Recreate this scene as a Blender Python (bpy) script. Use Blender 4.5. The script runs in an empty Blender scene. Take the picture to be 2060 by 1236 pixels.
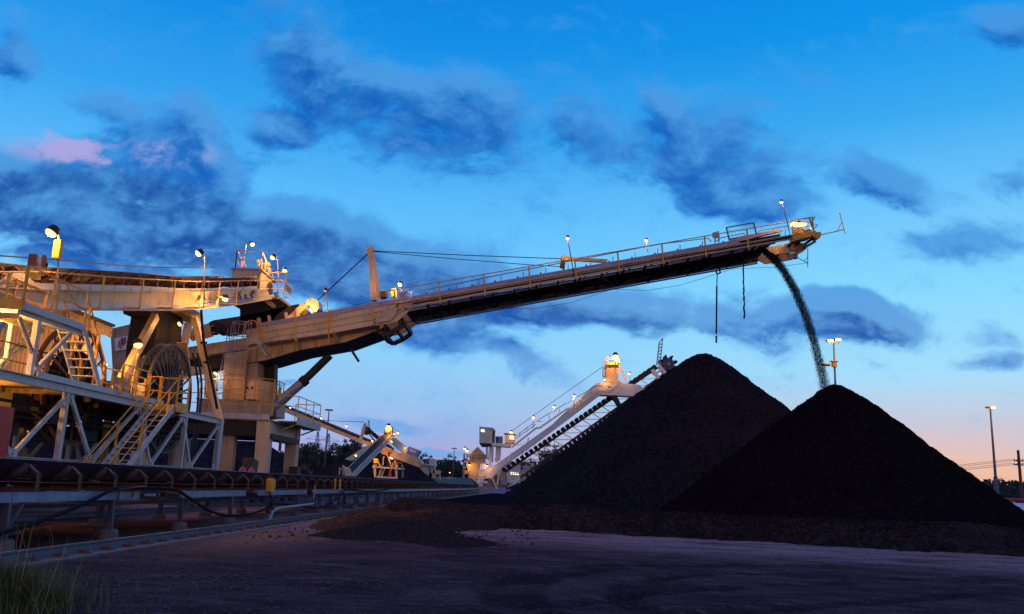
import bpy, bmesh, math, random
from mathutils import Vector, Matrix, noise
random.seed(11)
R = math.radians
sc = bpy.context.scene
COL = sc.collection
V = Vector
# ------------------------------------------------------------------ camera
W0, H0, FPX = 2060.0, 1236.0, 1711.0
PITCH, YAW, ROLL = R(11.96), R(1.455), R(2.27)     # yaw: left of +Y (the track direction)
CAM = V((0, 0, 1.5))
_f = V((-math.sin(YAW)*math.cos(PITCH), math.cos(YAW)*math.cos(PITCH), math.sin(PITCH)))
_r0 = V((math.cos(YAW), math.sin(YAW), 0)); _u0 = _r0.cross(_f)
_r = _r0*math.cos(ROLL) + _u0*math.sin(ROLL); _u = _u0*math.cos(ROLL) - _r0*math.sin(ROLL)
def ray(px, py): return (_f + _r*((px-W0/2)/FPX) + _u*((H0/2-py)/FPX))
def at_Y(px, py, Y): d = ray(px, py); return CAM + d*(Y/d.y)
def at_X(px, py, X): d = ray(px, py); return CAM + d*(X/d.x)
def at_Z(px, py, Z=0.0): d = ray(px, py); return CAM + d*((Z-CAM.z)/d.z)
cd = bpy.data.cameras.new('camera'); cam = bpy.data.objects.new('camera', cd); COL.objects.link(cam)
cd.sensor_width = 36; cd.lens = 36*FPX/W0; cd.clip_start = .1; cd.clip_end = 9000
M = Matrix((_r, _u, -_f)).transposed().to_4x4(); M.translation = CAM; cam.matrix_world = M
sc.camera = cam
sc.view_settings.view_transform = 'Standard'; sc.view_settings.look = 'None'
sc.view_settings.exposure = 0; sc.view_settings.gamma = 1

# ------------------------------------------------------------------ helpers
class MB:
    def __init__(s): s.v = []; s.f = []
    def add(s, vs, fs):
        n = len(s.v); s.v += [V(p) for p in vs]; s.f += [[i+n for i in f] for f in fs]
    def hexa(s, c):      # 8 corners: bottom 4 then top 4
        s.add(c, [(0,3,2,1),(4,5,6,7),(0,1,5,4),(1,2,6,5),(2,3,7,6),(3,0,4,7)])
    def box(s, x0, x1, y0, y1, z0, z1):
        s.hexa([(x0,y0,z0),(x1,y0,z0),(x1,y1,z0),(x0,y1,z0),(x0,y0,z1),(x1,y0,z1),(x1,y1,z1),(x0,y1,z1)])
    def beam(s, a, b, w, h, up=(0,0,1), off=0):
        a, b = V(a), V(b); d = (b-a).normalized(); up = V(up)
        if abs(d.dot(up)) > .97: up = V((0,1,0)) if abs(d.y) < .9 else V((1,0,0))
        x = d.cross(up).normalized()*w/2; y = x.cross(d).normalized()*h/2; o = y.normalized()*off
        a = a+o; b = b+o
        s.hexa([a-x-y, a+x-y, a+x+y, a-x+y, b-x-y, b+x-y, b+x+y, b-x+y])
    def ibeam(s, a, b, w, h, t=.02, up=(0,0,1)):
        s.beam(a, b, w, t, up, h/2-t/2); s.beam(a, b, w, t, up, -h/2+t/2); s.beam(a, b, t, h-2*t, up)
    def tube(s, pts, r, n=6, cap=True):
        pts = [V(p) for p in pts]; base = len(s.v); up = None
        for i, p in enumerate(pts):
            d = ((pts[i+1]-p).normalized() if i < len(pts)-1 else V((0,0,0))) + ((p-pts[i-1]).normalized() if i else V((0,0,0)))
            if d.length < 1e-6: d = V((0,0,1))
            d.normalize()
            if up is None: up = V((0,0,1)) if abs(d.z) < .9 else V((0,1,0))
            x = d.cross(up)
            if x.length < 1e-4: x = d.cross(V((1,.3,0)))
            x.normalize(); y = x.cross(d); up = y
            rr = r[i] if isinstance(r, (list, tuple)) else r
            for k in range(n):
                a = 2*math.pi*k/n; s.v.append(p + x*rr*math.cos(a) + y*rr*math.sin(a))
        for i in range(len(pts)-1):
            for k in range(n):
                s.f.append([base+i*n+k, base+i*n+(k+1)%n, base+(i+1)*n+(k+1)%n, base+(i+1)*n+k])
        if cap:
            s.f.append([base+k for k in range(n)][::-1]); s.f.append([base+(len(pts)-1)*n+k for k in range(n)])
    def cyl(s, a, b, r, n=16, r2=None): s.tube([a, b], [r, r if r2 is None else r2], n)
    def prism(s, poly, vec):
        n = len(poly); a = [V(p) for p in poly]; vec = V(vec)
        s.add(a + [p+vec for p in a], [list(range(n))[::-1], list(range(n, 2*n))] + [[i, (i+1)%n, n+(i+1)%n, n+i] for i in range(n)])
    def pY(s, poly, Yref, Ya, Yb):       # picture outline brought to its real depth, then given thickness along Y
        p = [at_Y(x, y, Yref) for x, y in poly]; s.prism([V((q.x, Ya, q.z)) for q in p], (0, Yb-Ya, 0))
    def pX(s, poly, Xref, Xa, Xb):
        p = [at_X(x, y, Xref) for x, y in poly]; s.prism([V((Xa, q.y, q.z)) for q in p], (Xb-Xa, 0, 0))
    def ring(s, c, ax, r0, r1, t, n=40):
        c = V(c); ax = V(ax).normalized(); x = ax.orthogonal().normalized(); y = ax.cross(x); vs = []
        for k in range(n):
            a = 2*math.pi*k/n; d = x*math.cos(a)+y*math.sin(a)
            vs += [c+d*r0-ax*t/2, c+d*r1-ax*t/2, c+d*r1+ax*t/2, c+d*r0+ax*t/2]
        fs = []
        for k in range(n):
            a = 4*k; b = 4*((k+1)%n)
            for i in range(4): fs.append([a+i, a+(i+1)%4, b+(i+1)%4, b+i])
        s.add(vs, fs)
    def ball(s, c, r, sx=1, sy=1, sz=1, nu=10, nv=7):
        c = V(c); vs = [c+V((0,0,r*sz))]
        for j in range(1, nv):
            t = math.pi*j/nv
            for i in range(nu):
                p = 2*math.pi*i/nu; vs.append(c+V((r*sx*math.sin(t)*math.cos(p), r*sy*math.sin(t)*math.sin(p), r*sz*math.cos(t))))
        vs.append(c-V((0,0,r*sz))); fs = []
        for i in range(nu): fs.append([0, 1+i, 1+(i+1)%nu])
        for j in range(nv-2):
            for i in range(nu):
                a = 1+j*nu; fs.append([a+i, a+nu+i, a+nu+(i+1)%nu, a+(i+1)%nu])
        l = len(vs)-1; a = 1+(nv-2)*nu
        for i in range(nu): fs.append([a+i, l, a+(i+1)%nu])
        s.add(vs, fs)
    def rail(s, pts, h=1.1, sp=1.6, r=.026, w=.07, t=.025, mid=True, posts=True, wv=(0,1,0)):
        pts = [V(p) for p in pts]; up = V((0,0,1))
        s.tube([p+up*h for p in pts], r, 6)
        if mid: s.tube([p+up*h*.52 for p in pts], r*.8, 6)
        if posts:
            for i in range(len(pts)-1):
                L = (pts[i+1]-pts[i]).length; k = max(1, round(L/sp))
                for j in range(k + (1 if i == len(pts)-2 else 0)):
                    p = pts[i].lerp(pts[i+1], j/k); s.beam(p-up*.05, p+up*h, w, t, wv)
    def build(s, name, mat, parent=None, smooth=False):
        me = bpy.data.meshes.new(name); o = wl(parent) if parent else V((0,0,0))
        me.from_pydata([tuple(p-o) for p in s.v], [], s.f); me.validate()
        bm = bmesh.new(); bm.from_mesh(me); bmesh.ops.recalc_face_normals(bm, faces=bm.faces); bm.to_mesh(me); bm.free()
        me.materials.append(mat)
        if smooth:
            for p in me.polygons: p.use_smooth = True
        ob = bpy.data.objects.new(name, me); COL.objects.link(ob)
        if parent: ob.parent = parent
        return ob
def wl(o):
    p = V((0,0,0))
    while o: p += o.location; o = o.parent
    return p
def tag(o, label=None, cat=None, group=None, kind=None):
    if label: o['label'] = label
    if cat: o['category'] = cat
    if group: o['group'] = group
    if kind: o['kind'] = kind
    return o
def thing(name, label, cat, loc, group=None):
    o = bpy.data.objects.new(name, None); COL.objects.link(o); o.location = V(loc); o.empty_display_size = .5
    return tag(o, label, cat, group)
def kids(o): return [c for c in bpy.data.objects if c.parent == o]
def copy_tree(o, parent=None):
    c = o.copy(); COL.objects.link(c)
    if parent: c.parent = parent
    for ch in kids(o): copy_tree(ch, c)
    return c

# ------------------------------------------------------------------ materials
def nt(m): m.use_nodes = True; return m.node_tree.nodes, m.node_tree.links
def plain(name, col, rough=.6, metal=0, var=.25, scale=3, bump=0, bscale=20, stretch=(1,1,1), spec=.4):
    """paint or metal with real wear: patchy tone, fine dirt and a little relief"""
    m = bpy.data.materials.new(name); N, L = nt(m); b = N['Principled BSDF']
    b.inputs['Roughness'].default_value = rough; b.inputs['Metallic'].default_value = metal
    b.inputs['Specular IOR Level'].default_value = spec
    g = N.new('ShaderNodeNewGeometry'); mp = N.new('ShaderNodeMapping'); mp.inputs['Scale'].default_value = stretch
    L.new(g.outputs['Position'], mp.inputs['Vector'])
    n = N.new('ShaderNodeTexNoise'); n.inputs['Scale'].default_value = scale; n.inputs['Detail'].default_value = 8; n.inputs['Roughness'].default_value = .65
    L.new(mp.outputs['Vector'], n.inputs['Vector'])
    r = N.new('ShaderNodeValToRGB'); r.color_ramp.elements[0].position = .3; r.color_ramp.elements[1].position = .7
    r.color_ramp.elements[0].color = tuple(c*(1-var) for c in col)+(1,); r.color_ramp.elements[1].color = tuple(min(1, c*(1+var*.5)) for c in col)+(1,)
    L.new(n.outputs['Fac'], r.inputs['Fac']); L.new(r.outputs['Color'], b.inputs['Base Color'])
    if bump:
        n2 = N.new('ShaderNodeTexNoise'); n2.inputs['Scale'].default_value = bscale; n2.inputs['Detail'].default_value = 6
        L.new(g.outputs['Position'], n2.inputs['Vector'])
        bp = N.new('ShaderNodeBump'); bp.inputs['Strength'].default_value = bump; bp.inputs['Distance'].default_value = .05
        L.new(n2.outputs['Fac'], bp.inputs['Height']); L.new(bp.outputs['Normal'], b.inputs['Normal'])
    return m
def grimy(name, col, dirt=(.05,.035,.025), amount=.5, rough=.55, ribs=0, ribaxis='X'):
    """painted steel with rain streaks, coal grime and rust spots"""
    m = bpy.data.materials.new(name); N, L = nt(m); b = N['Principled BSDF']; b.inputs['Roughness'].default_value = rough
    g = N.new('ShaderNodeNewGeometry')
    mp = N.new('ShaderNodeMapping'); mp.inputs['Scale'].default_value = (3.2, 3.2, .45); L.new(g.outputs['Position'], mp.inputs['Vector'])
    n = N.new('ShaderNodeTexNoise'); n.inputs['Scale'].default_value = 2.2; n.inputs['Detail'].default_value = 9; n.inputs['Roughness'].default_value = .7
    L.new(mp.outputs['Vector'], n.inputs['Vector'])
    n1 = N.new('ShaderNodeTexNoise'); n1.inputs['Scale'].default_value = .55; n1.inputs['Detail'].default_value = 5; L.new(g.outputs['Position'], n1.inputs['Vector'])
    ad = N.new('ShaderNodeMath'); ad.operation = 'MULTIPLY'; L.new(n.outputs['Fac'], ad.inputs[0]); L.new(n1.outputs['Fac'], ad.inputs[1])
    mr = N.new('ShaderNodeMapRange'); mr.inputs['From Min'].default_value = .22; mr.inputs['From Max'].default_value = .42; mr.inputs['To Max'].default_value = amount
    L.new(ad.outputs[0], mr.inputs['Value'])
    mx = N.new('ShaderNodeMix'); mx.data_type = 'RGBA'; mx.inputs['A'].default_value = col+(1,); mx.inputs['B'].default_value = dirt+(1,)
    L.new(mr.outputs['Result'], mx.inputs['Factor'])
    n3 = N.new('ShaderNodeTexNoise'); n3.inputs['Scale'].default_value = 5; n3.inputs['Detail'].default_value = 10; n3.inputs['Roughness'].default_value = .75
    L.new(g.outputs['Position'], n3.inputs['Vector'])
    mr3 = N.new('ShaderNodeMapRange'); mr3.inputs['From Min'].default_value = .66; mr3.inputs['From Max'].default_value = .74; mr3.inputs['To Max'].default_value = .8
    L.new(n3.outputs['Fac'], mr3.inputs['Value'])
    mx2 = N.new('ShaderNodeMix'); mx2.data_type = 'RGBA'; mx2.inputs['B'].default_value = (.13,.05,.02,1)
    L.new(mx.outputs['Result'], mx2.inputs['A']); L.new(mr3.outputs['Result'], mx2.inputs['Factor'])
    L.new(mx2.outputs['Result'], b.inputs['Base Color'])
    bp = N.new('ShaderNodeBump'); bp.inputs['Strength'].default_value = .25; bp.inputs['Distance'].default_value = .02
    h = n3.outputs['Fac']
    if ribs:
        w = N.new('ShaderNodeTexWave'); w.bands_direction = ribaxis; w.inputs['Scale'].default_value = ribs; L.new(g.outputs['Position'], w.inputs['Vector'])
        bp.inputs['Strength'].default_value = .8; bp.inputs['Distance'].default_value = .05; h = w.outputs['Fac']
    L.new(h, bp.inputs['Height']); L.new(bp.outputs['Normal'], b.inputs['Normal'])
    return m
def emit(name, col, s):
    m = bpy.data.materials.new(name); N, L = nt(m); b = N['Principled BSDF']
    b.inputs['Base Color'].default_value = col+(1,); b.inputs['Emission Color'].default_value = col+(1,); b.inputs['Emission Strength'].default_value = s
    return m
def coalmat(name, col, scale, bump, rough=.55):
    m = bpy.data.materials.new(name); N, L = nt(m); b = N['Principled BSDF']; b.inputs['Roughness'].default_value = .9; b.inputs['Specular IOR Level'].default_value = 0
    g = N.new('ShaderNodeNewGeometry')
    v = N.new('ShaderNodeTexVoronoi'); v.inputs['Scale'].default_value = scale; L.new(g.outputs['Position'], v.inputs['Vector'])
    v2 = N.new('ShaderNodeTexVoronoi'); v2.inputs['Scale'].default_value = scale*2.7; L.new(g.outputs['Position'], v2.inputs['Vector'])
    n = N.new('ShaderNodeTexNoise'); n.inputs['Scale'].default_value = .35; n.inputs['Detail'].default_value = 8; L.new(g.outputs['Position'], n.inputs['Vector'])
    cr = N.new('ShaderNodeValToRGB'); cr.color_ramp.elements[0].color = tuple(c*.15 for c in col)+(1,); cr.color_ramp.elements[1].color = tuple(c*2.3 for c in col)+(1,)
    sp = N.new('ShaderNodeSeparateColor'); L.new(v.outputs['Color'], sp.inputs['Color'])
    a = N.new('ShaderNodeMath'); a.operation = 'MULTIPLY_ADD'; a.inputs[1].default_value = .55; L.new(sp.outputs['Red'], a.inputs[0])
    a2 = N.new('ShaderNodeMath'); a2.operation = 'MULTIPLY'; a2.inputs[1].default_value = .6; L.new(n.outputs['Fac'], a2.inputs[0]); L.new(a2.outputs[0], a.inputs[2])
    L.new(a.outputs[0], cr.inputs['Fac']); L.new(cr.outputs['Color'], b.inputs['Base Color'])
    h = N.new('ShaderNodeMath'); h.operation = 'MULTIPLY_ADD'; h.inputs[1].default_value = .5; L.new(v2.outputs['Distance'], h.inputs[0]); L.new(v.outputs['Distance'], h.inputs[2])
    bp = N.new('ShaderNodeBump'); bp.inputs['Strength'].default_value = bump; bp.inputs['Distance'].default_value = .5/scale; bp.invert = True
    L.new(h.outputs[0], bp.inputs['Height']); L.new(bp.outputs['Normal'], b.inputs['Normal'])
    return m
CREAM = grimy('cream_paint', (.56,.435,.27), amount=.62)
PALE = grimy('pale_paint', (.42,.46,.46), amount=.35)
WPALE = grimy('weathered_white', (.60,.63,.60), amount=.2)
DIRTY = grimy('grimy_cream', (.34,.25,.16), dirt=(.03,.022,.018), amount=.9)
YEL = plain('safety_yellow', (.72,.36,.035), .45, var=.3, scale=4)
GALV = plain('galvanised_steel', (.26,.28,.34), .5, .4, var=.3, scale=2.5)
LILAC = plain('zinc_sheet', (.32,.29,.38), .5, .2, var=.3, scale=2)
STEELB = plain('blue_grey_steel', (.20,.28,.42), .45, .2, var=.35, scale=3)
TRES = plain('trestle_steel', (.085,.095,.13), .55, .2, var=.5, scale=3)
RAILM = plain('rail_steel', (.10,.12,.17), .45, .3, var=.35, scale=2, bump=.15, bscale=30)
DARK = plain('dark_steel', (.03,.026,.026), .6, .1, var=.4)
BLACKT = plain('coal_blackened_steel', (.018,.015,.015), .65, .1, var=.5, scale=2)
SOOT = plain('sooty_steel', (.007,.007,.009), .7, .1, var=.5, scale=2)
BROWN = plain('rust_brown_steel', (.075,.042,.034), .65, .1, var=.45, scale=3)
RUST = plain('rusty_bracket', (.15,.058,.042), .7, .1, var=.5, scale=6, bump=.2)
REELB = plain('reel_brown_steel', (.17,.085,.06), .6, .2, var=.4)
REELK = plain('reel_dark_steel', (.07,.075,.10), .5, .4, var=.4)
BELT = plain('rubber_belt', (.06,.048,.085), .5, 0, var=.35, scale=1.5, stretch=(1,.15,1), spec=.5)
RUBBER = plain('black_cable', (.012,.012,.015), .9, spec=.1)
CONC = plain('concrete', (.15,.125,.12), .85, var=.4, scale=4, bump=.3)
REDP = plain('red_paint', (.42,.035,.03), .45, var=.3, scale=2)
PINK = plain('faded_red_guard', (.45,.10,.16), .5, var=.3)
ORSHEET = grimy('ribbed_sheet', (.58,.42,.22), amount=.35, ribs=2.2, ribaxis='X')
GRSHEET = grimy('ribbed_grey_sheet', (.36,.33,.31), amount=.4, ribs=2.2, ribaxis='Y')
CONTM = grimy('ribbed_container', (.44,.55,.50), amount=.2, ribs=1.6, ribaxis='X')
ROOFM = plain('dark_roof', (.05,.03,.03), .7, var=.5, bump=.4)
WHITE = plain('white_board', (.62,.58,.68), .5, var=.12, scale=3)
INK = plain('dark_ink', (.02,.02,.03), .5)
LOGO = plain('orange_red_ink', (.42,.085,.025), .5)
BLUEM = plain('blue_enamel', (.06,.13,.30), .5)
YELP = plain('bright_yellow_panel', (.75,.42,.03), .5)
GLASS = plain('dark_window', (.05,.07,.09), .12)
LAMP = emit('lit_sodium_lens', (1,.55,.20), 2.0)
LAMPF = emit('lit_far_lens', (1,.62,.28), 3.2)
WINLIT = emit('lit_window', (1,.78,.5), 1.6)
COAL2 = coalmat('fresh_coal', (.0068,.0047,.0057), 7, .8)
COAL1 = coalmat('brown_coal', (.0155,.011,.0125), 5, .7)
COALB = coalmat('lump_coal', (.024,.0165,.017), 9, 1.0)
COALF = coalmat('far_coal', (.016,.013,.016), 4, .5)
COALS = plain('falling_coal', (.015,.015,.02), .5)

LAMPCOL = (1.0, .40, .06); LSC = 1.95
def point(parent, p, e, r=.14, col=LAMPCOL, far=False):
    l = bpy.data.lights.new('lamp_light', 'POINT'); l.energy = e*LSC*(.085 if far else 1); l.color = col; l.shadow_soft_size = r
    o = bpy.data.objects.new('lamp_light', l); COL.objects.link(o); o.parent = parent; o.location = V(p)-wl(parent); return o
def lamp(parent, path, head, e, size=.2, aim=(0,0,-1), r=.028, polemat=None, sh=None, far=False):
    """pole (part) > hood and lens (sub-parts) with its lamp"""
    mb = MB(); mb.tube(path, r, 6); po = mb.build('lamp_post', polemat or GALV, parent)
    h = V(head); aim = V(aim).normalized(); s = size*(.62 if not far else .9)
    x = aim.orthogonal().normalized()
    m1 = MB(); m1.tube([h-aim*s*1.25, h-aim*s*1.1, h-aim*s*.2, h+aim*s*.2], [s*.4, s*.8, s*1.1, s*1.14], 12); m1.build('lamp_hood', DARK, po)
    m2 = MB(); m2.tube([h+aim*s*.2, h+aim*s*.6, h+aim*s*.85, h+aim*s*.95], [s*1.05, s*.98, s*.65, s*.2], 12); m2.build('lamp_lens', LAMPF if far else LAMP, po, True)
    if e: point(po, h+aim*s*1.25, e, far=far)
    return po
# ------------------------------------------------------------------ sky
def st(px, py): d = ray(px, py); return d.x/d.y, d.z/d.y
def lin(c): return tuple(((x/255)/12.92 if x/255 <= .04045 else ((x/255+.055)/1.055)**2.4) for x in c)+(1,)
world = bpy.data.worlds.new('World'); sc.world = world; world.use_nodes = True
N, L = world.node_tree.nodes, world.node_tree.links
N.clear()
def grp_density():
    g = bpy.data.node_groups.new('cloud_density', 'ShaderNodeTree')
    g.interface.new_socket('Vector', in_out='INPUT', socket_type='NodeSocketVector'); g.interface.new_socket('Density', in_out='OUTPUT', socket_type='NodeSocketFloat'); g.interface.new_socket('Raw', in_out='OUTPUT', socket_type='NodeSocketFloat')
    N, L = g.nodes, g.links
    gi = N.new('NodeGroupInput'); go = N.new('NodeGroupOutput')
    wn = N.new('ShaderNodeTexNoise'); wn.inputs['Scale'].default_value = 7; wn.inputs['Detail'].default_value = 5; L.new(gi.outputs[0], wn.inputs['Vector'])
    s = N.new('ShaderNodeVectorMath'); s.operation = 'MULTIPLY_ADD'; s.inputs[1].default_value = (.09,.07,0); L.new(wn.outputs['Color'], s.inputs[0])
    a0 = N.new('ShaderNodeVectorMath'); a0.operation = 'ADD'; a0.inputs[1].default_value = (-.045,-.035,0); L.new(gi.outputs[0], a0.inputs[0]); L.new(a0.outputs[0], s.inputs[2])
    w = s.outputs[0]
    acc = None
    for cx, cy, rx, ry, ang, wt in BLOBS:
        c = st(cx, cy); e1 = st(cx+20, cy); e2 = st(cx, cy-20)
        sx = (e1[0]-c[0])/20; sy = (e2[1]-c[1])/20
        m = N.new('ShaderNodeMapping'); m.vector_type = 'TEXTURE'; m.inputs['Location'].default_value = (c[0], c[1], 0)
        m.inputs['Rotation'].default_value = (0,0,R(ang)); m.inputs['Scale'].default_value = (rx*sx*1.15, ry*sy*1.15, 1); L.new(w, m.inputs['Vector'])
        t = N.new('ShaderNodeTexGradient'); t.gradient_type = 'SPHERICAL'; L.new(m.outputs[0], t.inputs['Vector'])
        k = N.new('ShaderNodeMath'); k.operation = 'MULTIPLY_ADD'; k.inputs[1].default_value = wt*1.6; L.new(t.outputs['Fac'], k.inputs[0])
        if acc: L.new(acc, k.inputs[2])
        else: k.inputs[2].default_value = 0
        acc = k.outputs[0]
    cl = N.new('ShaderNodeMath'); cl.operation = 'MINIMUM'; cl.inputs[1].default_value = .92; L.new(acc, cl.inputs[0])
    def fb(scale, stretch, det, rough, amp, prev):
        m = N.new('ShaderNodeMapping'); m.inputs['Rotation'].default_value = (0,0,R(24)); m.inputs['Scale'].default_value = stretch; L.new(w, m.inputs['Vector'])
        n = N.new('ShaderNodeTexNoise'); n.inputs['Scale'].default_value = scale; n.inputs['Detail'].default_value = det; n.inputs['Roughness'].default_value = rough; L.new(m.outputs[0], n.inputs['Vector'])
        k = N.new('ShaderNodeMath'); k.operation = 'MULTIPLY_ADD'; k.inputs[1].default_value = amp; L.new(n.outputs['Fac'], k.inputs[0]); L.new(prev, k.inputs[2]); return k.outputs[0]
    x = fb(7, (1,1.7,1), 10, .62, 2.5, cl.outputs[0]); x = fb(26, (1,1.5,1), 9, .66, .9, x)
    mr = N.new('ShaderNodeMapRange'); mr.interpolation_type = 'SMOOTHSTEP'; mr.inputs['From Min'].default_value = 1.74; mr.inputs['From Max'].default_value = 2.62; L.new(x, mr.inputs['Value'])
    L.new(mr.outputs[0], go.inputs[0]); L.new(x, go.inputs[1])
    return g
BLOBS = [(250,435,500,115,-6,1.35),(130,400,220,70,0,.5),(720,525,460,105,-12,1.4),(170,315,230,62,0,1.0),(370,335,150,50,-6,.85),(680,120,330,110,-25,.6),(800,250,340,100,-18,.72),(560,245,90,45,-10,.8),
 (960,200,130,80,-25,.75),(1190,265,170,90,-38,.72),(1320,190,110,60,-30,.45),(1500,300,200,125,-30,.72),(1390,330,150,80,-30,.5),(1780,375,180,62,-25,.66),(1940,490,160,45,10,.72),(2020,355,90,50,5,.66),
 (1760,655,190,55,-12,1.0),(1700,600,90,30,-8,.7),(1530,640,130,90,0,.75),(1230,615,250,60,-6,.95),(880,690,190,55,-12,.8),(1080,740,130,40,-22,.62),
 (2000,690,75,50,-10,.7),(1990,740,90,24,6,.66),(780,850,110,18,-3,.95),(870,907,100,12,-4,.75),(250,225,170,48,-25,.8),(390,250,110,60,-40,.8),
 (30,105,80,60,-20,.8),(30,25,80,40,-10,.5),(200,540,260,26,-6,.75),(1460,400,220,60,-12,.5),(2030,50,90,75,-25,.7),(560,765,50,8,0,.7),(480,870,90,12,0,.5)]
GD = grp_density()
tc = N.new('ShaderNodeTexCoord'); sx = N.new('ShaderNodeSeparateXYZ'); L.new(tc.outputs['Generated'], sx.inputs[0])
def math_(op, a, b=None, c=None):
    m = N.new('ShaderNodeMath'); m.operation = op
    for i, q in enumerate((a, b, c)):
        if q is None: continue
        if isinstance(q, (int, float)): m.inputs[i].default_value = q
        else: L.new(q, m.inputs[i])
    return m.outputs[0]
def ramp(fac, stops):
    r = N.new('ShaderNodeValToRGB'); e = r.color_ramp.elements
    e[0].position, e[0].color = stops[0][0], lin(stops[0][1]); e[1].position, e[1].color = stops[-1][0], lin(stops[-1][1])
    for p, c in stops[1:-1]: x = e.new(p); x.color = lin(c)
    L.new(fac, r.inputs['Fac']); return r.outputs['Color']
def mix(f, a, b):
    m = N.new('ShaderNodeMix'); m.data_type = 'RGBA'
    for k, q in (('Factor', f), ('A', a), ('B', b)):
        if isinstance(q, (int, float)): m.inputs[k].default_value = q
        elif isinstance(q, tuple): m.inputs[k].default_value = q
        else: L.new(q, m.inputs[k])
    return m.outputs['Result']
def mrange(v, a, b, c=0, d=1):
    m = N.new('ShaderNodeMapRange'); m.inputs['From Min'].default_value = a; m.inputs['From Max'].default_value = b; m.inputs['To Min'].default_value = c; m.inputs['To Max'].default_value = d
    m.interpolation_type = 'SMOOTHSTEP'; L.new(v, m.inputs['Value']); return m.outputs[0]
X, Y, Z = sx.outputs
ysafe = math_('MAXIMUM', Y, .06)
S = math_('DIVIDE', X, ysafe); T = math_('DIVIDE', Z, ysafe)
cv = N.new('ShaderNodeCombineXYZ'); L.new(S, cv.inputs[0]); L.new(T, cv.inputs[1])
el = math_('ARCSINE', Z); el01 = math_('DIVIDE', el, math.pi/2)
# clear sky by elevation (0 = horizon, 1 = zenith); left is the lilac side, right the after-glow
skyR = ramp(el01, [(0,(240,176,140)),(.022,(240,190,165)),(.05,(205,200,215)),(.085,(166,222,252)),(.14,(138,218,255)),(.20,(112,198,252)),(.26,(58,170,242)),(.32,(16,148,234)),(.40,(0,130,224)),(1,(0,84,184))])
skyL = ramp(el01, [(0,(160,150,205)),(.025,(164,172,222)),(.055,(154,194,238)),(.095,(142,208,250)),(.15,(118,202,255)),(.20,(92,188,252)),(.26,(52,162,240)),(.32,(18,142,230)),(.40,(0,122,218)),(1,(0,84,184))])
side = mrange(S, -.18, .52)
front = mix(side, skyL, skyR)
# the sky behind the photographer: paler, pink dusk cloud
skyB = ramp(el01, [(0,(206,162,176)),(.1,(196,172,196)),(.3,(156,156,200)),(.6,(96,130,196)),(1,(24,96,196))])
clear = mix(mrange(Y, -.25, .12), skyB, front)
d0 = N.new('ShaderNodeGroup'); d0.node_tree = GD; L.new(cv.outputs[0], d0.inputs[0])
of = N.new('ShaderNodeVectorMath'); of.inputs[1].default_value = (.008,.030,0); L.new(cv.outputs[0], of.inputs[0])
d1 = N.new('ShaderNodeGroup'); d1.node_tree = GD; L.new(of.outputs[0], d1.inputs[0])
top = math_('SUBTRACT', d0.outputs[1], d1.outputs[1])
lit = mrange(top, -.4, .7)
# cloud tone by how thick it is, its upper side catching the last light
low = mrange(T, .02, .2)
dk = ramp(d0.outputs[0], [(0,(70,164,240)),(.35,(44,140,224)),(.7,(22,114,204)),(1,(8,92,186))])
dkl = ramp(d0.outputs[0], [(0,(120,180,236)),(.5,(70,146,218)),(1,(36,112,200))])
bk = None
for cx, cy, rx, ry, an in ((230,450,520,90,-7),(700,540,420,80,-9),(160,395,240,50,0),(1230,620,260,60,-6),(1760,655,200,60,-10)):
    c = st(cx, cy); m = N.new('ShaderNodeMapping'); m.vector_type = 'TEXTURE'; m.inputs['Location'].default_value = (c[0], c[1], 0); m.inputs['Rotation'].default_value = (0,0,R(an)); m.inputs['Scale'].default_value = (rx/1711*1.3, ry/1711*1.5, 1)
    L.new(cv.outputs[0], m.inputs['Vector']); t = N.new('ShaderNodeTexGradient'); t.gradient_type = 'SPHERICAL'; L.new(m.outputs[0], t.inputs['Vector']); bk = math_('ADD', math_('MULTIPLY', t.outputs['Fac'], 1.5 if cx < 1000 else .8), bk if bk is not None else 0)
dark = mix(low, dkl, dk); dark = mix(math_('MULTIPLY', math_('MINIMUM', bk, 1.0), mrange(d0.outputs[0], .25, .85)), dark, lin((0,64,158)))
tops = ramp(T, [(0,(146,192,240)),(.3,(92,174,240)),(1,(62,158,236))])
body = mix(math_('MULTIPLY', lit, .72), dark, tops)
# pink caps on the left bank
pc = None
for cx, cy, rx, ry in ((110,282,120,44),(350,312,80,36),(200,315,120,40),(790,655,60,24)):
    c = st(cx, cy); m = N.new('ShaderNodeMapping'); m.vector_type = 'TEXTURE'; m.inputs['Location'].default_value = (c[0], c[1], 0); m.inputs['Scale'].default_value = (rx/1711*1.3, ry/1711*1.3, 1)
    L.new(cv.outputs[0], m.inputs['Vector']); t = N.new('ShaderNodeTexGradient'); t.gradient_type = 'SPHERICAL'; L.new(m.outputs[0], t.inputs['Vector'])
    pc = math_('ADD', t.outputs['Fac'], pc if pc is not None else 0)
pk = math_('MULTIPLY', math_('MINIMUM', math_('MULTIPLY', pc, 1.5), 1.0), mrange(top, -.05, .6))
body = mix(math_('MULTIPLY', pk, .62), body, lin((206,170,216)))
cover = math_('MULTIPLY', math_('MULTIPLY', d0.outputs[0], .95), mrange(Y, .1, .3))
col = mix(cover, clear, body)
bg = N.new('ShaderNodeBackground'); L.new(col, bg.inputs['Color']); bg.inputs['Strength'].default_value = 1.0
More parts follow.
